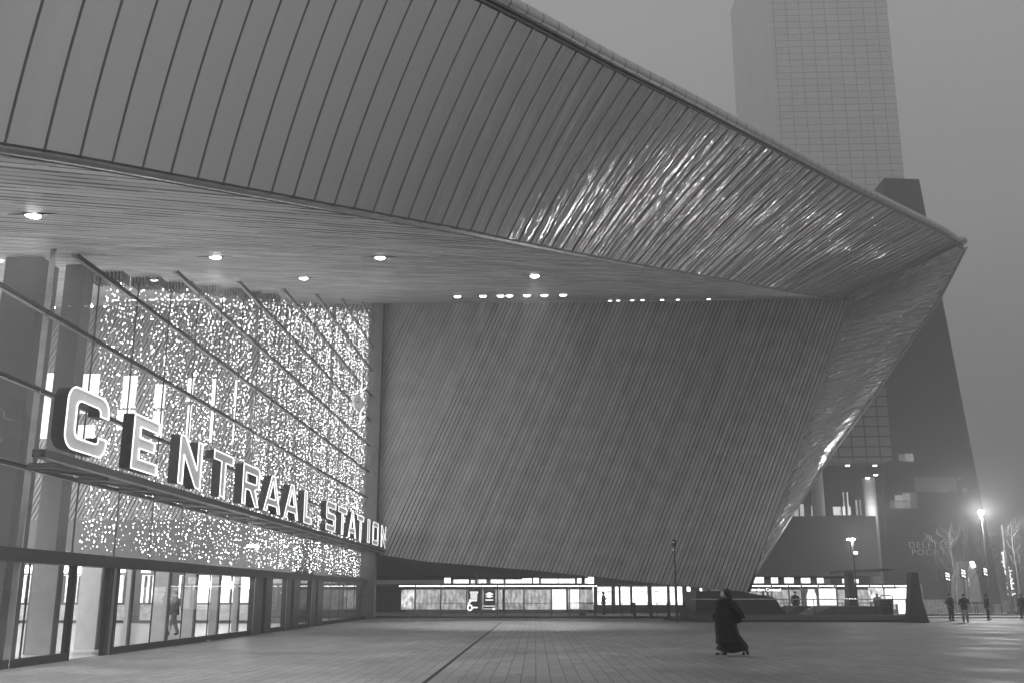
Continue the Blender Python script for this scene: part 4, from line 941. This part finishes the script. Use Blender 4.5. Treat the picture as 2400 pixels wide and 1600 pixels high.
def bare_tree(x, yb, yt, Y, seed, label):
    R = random.Random(seed); g = at(x, yb, Y=Y); h = at(x, yt, Y=Y).z
    t = thing('bare_tree', label, 'tree', (g.x, Y, 0), 'leafless street trees under the bright lamp')
    T, B = MB(), MB(); base = Vector((g.x, Y, 0))
    T.tube([base, base + Vector((.05, 0, h * .35)), base + Vector((-.05, .05, h * .7)), base + Vector((0, 0, h * .93))], .11, 7, .025)
    def br(p, d, l, r, n):
        q = p + d * l * .5 + Vector((R.uniform(-1, 1), R.uniform(-1, 1), 0)) * l * .06; e_ = q + (d + Vector((R.uniform(-.2, .2), R.uniform(-.2, .2), R.uniform(0, .3)))).normalized() * l * .5
        B.tube([p, q, e_], r, 4, r * .5, cap=False)
        if n:
            for _ in range(R.choice((2, 3, 3))):
                a = R.uniform(-.9, .9); dd = Vector((d.x + a * .8, d.y + R.uniform(-.7, .7), d.z * .8 + .25)).normalized(); br(lerp(q, e_, R.random()), dd, l * R.uniform(.45, .7), max(.006, r * .55), n - 1)
    for k in range(17):
        f = R.uniform(.28, .92); a = R.uniform(0, 6.28); d = Vector((cos(a) * .7, sin(a) * .7, .75)).normalized(); br(base + Vector((0, 0, h * f)), d, h * .3 * (1.15 - f), .03, 3)
    T.build('trunk', mat('bark_grey', .14, .8), t); B.build('branches', mat('bark_grey', .14), t)
for x, yt, Y, s, lab in ((2246, 1222, 74, 1, 'bare tree standing behind the middle of the group'), (2275, 1225, 78, 2, 'bare tree just left of the bright street lamp'), (2212, 1255, 84, 3, 'faint bare tree before the dark raked block'), (2395, 1205, 70, 4, 'bare tree reaching in at the right edge of the frame'), (2318, 1235, 90, 5, 'bare tree directly behind the bright street lamp')): bare_tree(x, 1440, yt, Y, s, lab)
bare_tree(1117, 1440, 1330, 74, 9, 'small bare forked tree seen behind the shelters beneath the slats')

# ------------------------------------------------------------------ people
def skin_body(name, J, E, parent, m, sub=1):
    me = bpy.data.meshes.new(name); me.from_pydata([j[0] for j in J], E, [])
    o = bpy.data.objects.new(name + '_tmp', me); COL.objects.link(o)
    md = o.modifiers.new('s', 'SKIN'); md.use_smooth_shade = True
    if not me.skin_vertices: 
        bm = bmesh.new(); bm.from_mesh(me); bm.verts.layers.skin.verify(); bm.to_mesh(me); bm.free()
    for i, j in enumerate(J):
        v = me.skin_vertices[0].data[i]; r = j[1]; v.radius = r if isinstance(r, tuple) else (r, r); v.use_root = (i == 0)
    s2 = o.modifiers.new('u', 'SUBSURF'); s2.levels = sub; s2.render_levels = sub
    dg = bpy.context.evaluated_depsgraph_get(); dg.update()
    nm_ = bpy.data.meshes.new_from_object(o.evaluated_get(dg)); bpy.data.objects.remove(o); bpy.data.meshes.remove(me)
    nm_.name = name; nm_.materials.clear(); nm_.materials.append(m)
    for p in nm_.polygons: p.use_smooth = True
    q = bpy.data.objects.new(name, nm_); COL.objects.link(q); q.parent = parent; return q
M_FLESH = mat('skin_tone', .42, .5, var=.05); M_HAIR = mat('dark_hair', .02, .45, var=.3, scale=30); M_COAT = mat('black_cloth', .009, .85, var=.25, scale=12, bump=.3, bscale=60)
def hand(J, E, wi, P, d, side, s=1.):
    # palm, four bent fingers of unequal length and a thumb leaving the side of the palm
    d = Vector(d).normalized(); sd = Vector(side).normalized(); n = len(J); P = Vector(P)
    J.append((P + d * .05 * s, (.034 * s, .018 * s))); E.append((wi, n)); pal = n
    for k, L_ in enumerate((.062, .072, .067, .052)):
        o = sd * (k - 1.5) * .02 * s; a = len(J)
        J.append((P + d * .095 * s + o, .0085 * s)); J.append((P + d * (.095 + L_ * .55) * s + o + Vector((0, 0, -.008)), .008 * s)); J.append((P + d * (.095 + L_ * .85) * s + o * .9 - sd.cross(d) * .018 * s, .007 * s))
        E += [(pal, a), (a, a + 1), (a + 1, a + 2)]
    a = len(J); J.append((P + d * .045 * s - sd * .042 * s, .010 * s)); J.append((P + d * .085 * s - sd * .055 * s, .0085 * s)); E += [(pal, a), (a, a + 1)]
def person(x, y, h, face, label, stride=.0, coat=.03, trousers=.03, hairv=.02, arms='down', group=None, z0=0, legskin=False):
    s = h / 1.75
    t = thing('person', label, 'person', (x, y, z0), group)
    # local frame: walks towards -x, z up; rotated afterwards
    A = .22 * stride
    J = [((0, 0, .95), (.15, .13)), ((0, 0, 1.15), (.14, .11)), ((0, 0, 1.38), (.17, .12)), ((-.01, 0, 1.5), .062), ((-.02, 0, 1.6), (.075, .075)), ((-.02, 0, 1.70), (.082, .07))]
    E = [(0, 1), (1, 2), (2, 3), (3, 4), (4, 5)]
    for sgn in (-1, 1):
        k = len(J); fx = A * sgn
        J += [((fx * .2, sgn * .1, .88), .10), ((fx * .9 - .02 * stride, sgn * .11, .48), .062), ((fx * 1.6 + .03, sgn * .11, .1), .042), ((fx * 1.6 - .12, sgn * .115, .035), (.035, .03))]
        E += [(0, k), (k, k + 1), (k + 1, k + 2), (k + 2, k + 3)]
        k = len(J); bx = -A * sgn
        if arms == 'phone': el, wr = (-.02, sgn * .24, 1.14), (-.27, sgn * .10, 1.25)
        elif arms == 'pocket': el, wr = (.08, sgn * .29, 1.12), (-.06, sgn * .2, .93)
        else: el, wr = (bx * .5 + .03, sgn * .26, 1.12), (bx * 1.0 - .03, sgn * .25, .86)
        J += [((0, sgn * .19, 1.42), .062), (el, .045), (wr, .030)]; E += [(2, k), (k, k + 1), (k + 1, k + 2)]
        dv = Vector(wr) - Vector(el); hand(J, E, k + 2, wr, dv, (0, 1, 0) if arms == 'phone' else (1, 0, 0))
    J = [(Vector(p) * s, tuple(q * s for q in r) if isinstance(r, tuple) else r * s) for p, r in J]
    skin_body('body', J, E, t, M_FLESH)
    def loft(name, secs, m, nseg=22, fold=.0, fn=9):
        rows = []
        for (z, cx, cy, rx, ry, f) in secs:
            rows.append([Vector((cx + rx * (1 + f * sin(fn * a + z * 3)) * cos(a), cy + ry * (1 + f * sin(fn * a + z * 3)) * sin(a), z)) * s for a in [2 * pi * k / nseg for k in range(nseg)]])
        mb_ = MB(); mb_.grid(rows, close=True)
        me = bpy.data.meshes.new(name); me.from_pydata([tuple(v) for v in mb_.v], [], mb_.f); me.materials.append(m)
        for p in me.polygons: p.use_smooth = True
        o = bpy.data.objects.new(name, me); COL.objects.link(o); o.parent = t; return o
    mc = mat('coat_cloth_%d' % int(coat * 1000), coat, .85, bump=.3, bscale=50); mt_ = mat('trouser_cloth_%d' % int(trousers * 1000), trousers, .8)
    loft('jacket', [(.80, 0, 0, .19, .21, .03), (.95, 0, 0, .185, .2, .03), (1.12, 0, 0, .165, .185, .03), (1.3, 0, 0, .165, .215, .02), (1.42, 0, 0, .14, .235, .01), (1.48, 0, 0, .1, .14, 0), (1.53, -.005, 0, .075, .08, 0), (1.53, 0, 0, .04, .05, 0)], mc)
    for sgn in (-1, 1):
        fx = A * sgn; mb_ = MB()
        mb_.tube([Vector(p) * s for p in ((fx * .2, sgn * .095, .92), (fx * .9 - .02, sgn * .11, .5), (fx * 1.6 + .02, sgn * .11, .09))], .105 * s, 10, .065 * s)
        me = bpy.data.meshes.new('trouser_leg'); me.from_pydata([tuple(v) for v in mb_.v], [], mb_.f); me.materials.append(mt_); o = bpy.data.objects.new('trouser_leg', me); COL.objects.link(o); o.parent = t
        for p in me.polygons: p.use_smooth = True
        mb_ = MB(); fp = Vector((fx * 1.6 - .05, sgn * .112, .045)) * s; mb_.ball(fp, .14 * s, 10, 6, (1, .36, .36))
        me = bpy.data.meshes.new('shoe'); me.from_pydata([tuple(v) for v in mb_.v], [], mb_.f); me.materials.append(mat('shoe_dark', .04)); o = bpy.data.objects.new('shoe', me); COL.objects.link(o); o.parent = t
        bx = -A * sgn
        if arms == 'phone': pts = ((0, sgn * .2, 1.43), (-.02, sgn * .25, 1.14), (-.25, sgn * .12, 1.24))
        elif arms == 'pocket': pts = ((0, sgn * .2, 1.43), (.08, sgn * .3, 1.12), (-.06, sgn * .2, .95))
        else: pts = ((0, sgn * .2, 1.43), (bx * .5 + .03, sgn * .265, 1.12), (bx - .03, sgn * .255, .89))
        mb_ = MB(); mb_.tube([Vector(p) * s for p in pts], .075 * s, 10, .05 * s)
        me = bpy.data.meshes.new('sleeve'); me.from_pydata([tuple(v) for v in mb_.v], [], mb_.f); me.materials.append(mc); o = bpy.data.objects.new('sleeve', me); COL.objects.link(o); o.parent = t
        for p in me.polygons: p.use_smooth = True
    mb_ = MB(); mb_.ball(Vector((.012, 0, 1.68)) * s, .105 * s, 14, 8, (1, .86, 1.0))
    me = bpy.data.meshes.new('hair'); me.from_pydata([tuple(v) for v in mb_.v if True], [], mb_.f); me.materials.append(mat('hair_%d' % int(hairv * 1000), hairv, .6)); o = bpy.data.objects.new('hair', me); COL.objects.link(o); o.parent = t
    mb_ = MB()
    for sgn in (-1, 1): mb_.ball(Vector((-.1, sgn * .03, 1.64)) * s, .012 * s, 6, 4)
    mb_.ball(Vector((-.108, 0, 1.61)) * s, .017 * s, 6, 4, (1, .8, 1.5)); mb_.ball(Vector((-.098, 0, 1.565)) * s, .02 * s, 8, 4, (.4, 1.1, .35))
    me = bpy.data.meshes.new('face_features'); me.from_pydata([tuple(v) for v in mb_.v], [], mb_.f); me.materials.append(mat('lip_tone', .25)); o = bpy.data.objects.new('face_features', me); COL.objects.link(o); o.parent = t
    t.rotation_euler = (0, 0, face)
    return t
def stand(x, yfeet, ytop, *a, **k):
    g = at(x, yfeet, Z=0); h = at(x, ytop, Y=g.y).z; return person(g.x, g.y, max(1.45, min(1.95, h)), *a, **k)
G_ = 'people waiting at the right of the square'
stand(2231, 1454, 1390, 1.9, 'person in a long dark coat and dark trousers, left of the waiting group', arms='pocket', coat=.02, trousers=.03, group=G_)
stand(2264, 1457, 1391, 1.2, 'person with open dark jacket over a pale top and light trousers in the group', arms='pocket', coat=.035, trousers=.28, group=G_)
stand(2317, 1451, 1392, 2.8, 'person in black standing alone beneath the bright street lamp', arms='down', coat=.018, trousers=.02, group=G_)
stand(2399, 1450, 1391, .6, 'dark dressed person cut by the right edge of the frame', arms='down', coat=.02, trousers=.02, group=G_)
def back_person(x, ytop, Y, h, *a, **k):
    p = at(x, ytop, Y=Y); return person(p.x, Y, h, *a, z0=max(0, p.z - h), **k)
back_person(1414, 1386, 64, 1.75, pi, 'person bent over a phone against the bright glazed hall', arms='phone', coat=.08, trousers=.06)
back_person(1863, 1385, 59, 1.75, 1.5, 'dark person behind the railing before the tram shelter with the arched booth', coat=.05, trousers=.05)
back_person(1788, 1385, 60, 1.72, 1.4, 'left of two people half hidden by the sloping roof wedge', coat=.07)
back_person(1799, 1386, 61, 1.72, 1.7, 'right, greyer one of two people half hidden by the sloping roof wedge', coat=.2, hairv=.1)
back_person(2055, 1390, 60, 1.72, 1.0, 'pale hooded person standing in front of the lit food poster', coat=.22, hairv=.2, arms='pocket')
back_person(412, 1384, 33, 1.78, 1.2, 'faint walking person seen through the ground floor glass of the station', coat=.08, trousers=.16, stride=1.0)

# the striding woman in the foreground, walking left
g = at(1712, 1536, Z=0)
WM = thing('person', 'woman with long dark hair, black coat and wide black trousers striding left across the paving', 'person', (g.x, g.y, 0))
K_ = g.y / F * .1276                                     # metres per unit of the sketch below (x to the right, y up from the soles)
def sk(x, y): return ((x - 600) * K_, (1398 - y) * K_)
def P3(x, y, d=0): a, b = sk(x, y); return Vector((a, d, b))
J = [(P3(560, 720), (.15, .13)), (P3(555, 560), (.14, .12)), (P3(560, 440), (.16, .13)), (P3(562, 400), .055), (P3(555, 345), (.07, .07)), (P3(545, 290), (.085, .075))]
E = [(0, 1), (1, 2), (2, 3), (3, 4), (4, 5)]
for sgn, kn, an, toe in ((-1, (470, 1040), (475, 1320), (400, 1376)), (1, (700, 1020), (862, 1260), (868, 1376))):
    k = len(J); J += [(P3(560 + sgn * 10, 790, sgn * .1), .09), (P3(*kn, sgn * .1), .06), (P3(*an, sgn * .09), .03), (P3(*toe, sgn * .09), (.016, .012))]; E += [(0, k), (k, k + 1), (k + 1, k + 2), (k + 2, k + 3)]
for sgn, el, wr in ((-1, (610, 630), (600, 740)), (1, (510, 650), (520, 740))):
    k = len(J); J += [(P3(590 if sgn < 0 else 520, 445, sgn * .13), .05), (P3(*el, sgn * .13), .04), (P3(*wr, sgn * .10), .028)]; E += [(2, k), (k, k + 1), (k + 1, k + 2)]
    hand(J, E, k + 2, P3(*wr, sgn * .10), Vector((-.3, 0, -1)), (0, 1, 0), .8)
skin_body('body', J, E, WM, M_FLESH, 2)
def wloft(name, secs, m, n=28, fold=.03, fn=7):
    rows = []
    for (y, xa, xb, ry) in secs:
        (x0, z), (x1, _) = sk(xa, y), sk(xb, y); cx, rx = (x0 + x1) / 2, (x1 - x0) / 2
        r = []
        for k in range(n):
            a = 2 * pi * k / n; f = 1 + fold * sin(fn * a + z * 2.2) * min(1, (y - 380) / 500)
            r.append(Vector((cx + rx * f * cos(a), ry * f * sin(a), z)))
        rows.append(r)
    mb_ = MB(); mb_.grid(rows, close=True); me = bpy.data.meshes.new(name); me.from_pydata([tuple(v) for v in mb_.v], [], mb_.f); me.materials.append(m)
    for p in me.polygons: p.use_smooth = True
    o = bpy.data.objects.new(name, me); COL.objects.link(o); o.parent = WM
    sb = o.modifiers.new('u', 'SUBSURF'); sb.levels = sb.render_levels = 1; return o
wloft('coat', [(392, 490, 640, .10), (405, 440, 665, .16), (440, 392, 690, .22), (500, 376, 705, .24), (560, 376, 738, .25), (640, 366, 765, .27), (715, 358, 790, .27), (760, 354, 778, .27), (805, 350, 734, .27), (930, 350, 744, .29), (1050, 362, 790, .30), (1150, 356, 850, .31), (1192, 350, 880, .31), (1190, 380, 860, .28)], M_COAT)
wloft('wide_trousers', [(1000, 380, 760, .24), (1100, 392, 830, .25), (1180, 395, 895, .25), (1240, 372, 930, .25), (1275, 352, 925, .25), (1300, 352, 890, .24), (1308, 420, 860, .23), (1335, 500, 720, .2), (1345, 560, 650, .14)], mat('trouser_black', .008, .8, bump=.3, bscale=40), fn=5)
def wtube(name, pts, r, r2, m, sc=None):
    mb_ = MB(); mb_.tube(pts, r, 14, r2); me = bpy.data.meshes.new(name); me.from_pydata([tuple(v) for v in mb_.v], [], mb_.f); me.materials.append(m)
    for p in me.polygons: p.use_smooth = True
    o = bpy.data.objects.new(name, me); COL.objects.link(o); o.parent = WM; return o
wtube('coat_sleeve', [P3(600, 440, -.18), P3(690, 540, -.24), P3(778, 690, -.27), P3(800, 728, -.27), P3(770, 765, -.25), P3(700, 790, -.2), P3(640, 800, -.12)], .095, .075, M_COAT)
wtube('coat_sleeve', [P3(500, 440, .18), P3(440, 560, .24), P3(410, 700, .25), P3(400, 780, .24)], .09, .07, M_COAT)
wtube('scarf', [P3(500, 415, -.02), P3(470, 425, -.13), P3(540, 415, -.18), P3(640, 420, -.12), P3(650, 420, .1), P3(560, 420, .17), P3(480, 425, .12), P3(440, 440, .0), P3(400, 470, -.03)], .065, .05, mat('scarf_black', .02, .9, bump=.4, bscale=40))
def wball(name, parts, m, seg=16, rings=10):
    mb_ = MB()
    for c, r, sc in parts: mb_.ball(c, r, seg, rings, sc)
    me = bpy.data.meshes.new(name); me.from_pydata([tuple(v) for v in mb_.v], [], mb_.f); me.materials.append(m)
    for p in me.polygons: p.use_smooth = True
    o = bpy.data.objects.new(name, me); COL.objects.link(o); o.parent = WM; return o
wball('hair', [(P3(590, 300), .125, (1, .9, .95)), (P3(625, 360), .115, (.8, 1, 1.3)), (P3(640, 430), .10, (.75, 1.1, 1.3)), (P3(655, 490), .075, (.7, 1.2, 1.4)), (P3(560, 262), .07, (1.2, 1, .6))], M_HAIR)
wball('face', [(P3(524, 330), .098, (.72, .72, 1.1)), (P3(482, 332), .018, (1.2, .8, 1.6)), (P3(520, 372), .045, (.9, .9, .9)), (P3(492, 356), .016, (.9, 1.5, .5))], mat('face_tone', .55, .45, var=.05))
wball('eyes', [(P3(500, 312, -.03), .011, (1, 1, 1)), (P3(500, 312, .03), .011, (1, 1, 1))], mat('eye_dark', .02, .3), 8, 5)
def shoe(x0, x1, y0, y1, d, rot):
    c = P3((x0 + x1) / 2, 1395, d); l = (x1 - x0) / 2 * K_; h = (y1 - y0) * K_
    mb_ = MB(); rows = []
    prof = [(-1, .42, .5), (-.85, .55, .8), (-.5, .62, .95), (-.1, .72, .9), (.25, .95, .8), (.6, 1.0, .75), (.92, .92, .62), (1, .6, .4)]
    for u, hh, w in prof: rows.append([c + Vector((u * l, .052 * w * cos(a), .018 + (h - .018) * hh * max(0, sin(a)))) for a in [pi * k / 8 for k in range(9)]])
    mb_.grid(rows); up = wm_obj(mb_, 'shoe', mat('suede_black', .02, .7))
    mb2 = MB(); rows = []
    for u, hh, w in prof: rows.append([c + Vector((u * l * 1.03, .056 * w * cos(a), z)) for a, z in ((0, 0), (0, .022), (pi, .022), (pi, 0))])
    mb2.grid(rows, close=True); so_ = wm_obj(mb2, 'sole', mat('sole_white', .75, .5)); so_.parent = up
    mb3 = MB()
    for k in range(3):
        x = (-.35 + k * .22) * l; y = -.052 * .93
        mb3.prism([c + Vector((x, y, .03)), c + Vector((x + .013, y, .03)), c + Vector((x + .0, y + .02, .03 + h * .55)), c + Vector((x - .013, y + .02, .03 + h * .55))], (0, -.006, 0))
    st = wm_obj(mb3, 'shoe_stripes', mat('sole_white', .75)); st.parent = up
    return up
def wm_obj(mb_, name, m):
    me = bpy.data.meshes.new(name); me.from_pydata([tuple(v) for v in mb_.v], [], mb_.f); me.materials.append(m)
    o = bpy.data.objects.new(name, me); COL.objects.link(o); o.parent = WM; return o
shoe(328, 526, 1310, 1396, -.09, 0); shoe(822, 940, 1300, 1396, .09, 0)

# a scrap of litter by the glass
a = at(482, 1502, Z=0); o = MB().face([(a.x, a.y, .012), (a.x + .12, a.y + .02, .06), (a.x + .16, a.y + .12, .02), (a.x + .02, a.y + .1, .05)]).build('paper_scrap', mat('paper_white', .85)); tag(o, 'crumpled scrap of white paper on the paving by the glass', 'litter')

# ------------------------------------------------------------------ fog
hz = MB().box(-150, 240, -50, 310, -1, 190).build('haze', None, kind='stuff')
m = bpy.data.materials.new('fog'); m.use_nodes = True; nt = m.node_tree; nt.nodes.clear()
o = nt.nodes.new('ShaderNodeOutputMaterial'); v = nt.nodes.new('ShaderNodeVolumePrincipled'); v.inputs['Density'].default_value = .0027; v.inputs['Color'].default_value = (1, 1, 1, 1); v.inputs['Anisotropy'].default_value = .6
nt.links.new(v.outputs[0], o.inputs['Volume']); hz.data.materials.append(m)
tag(hz, 'thin even night fog over the whole square', 'fog')
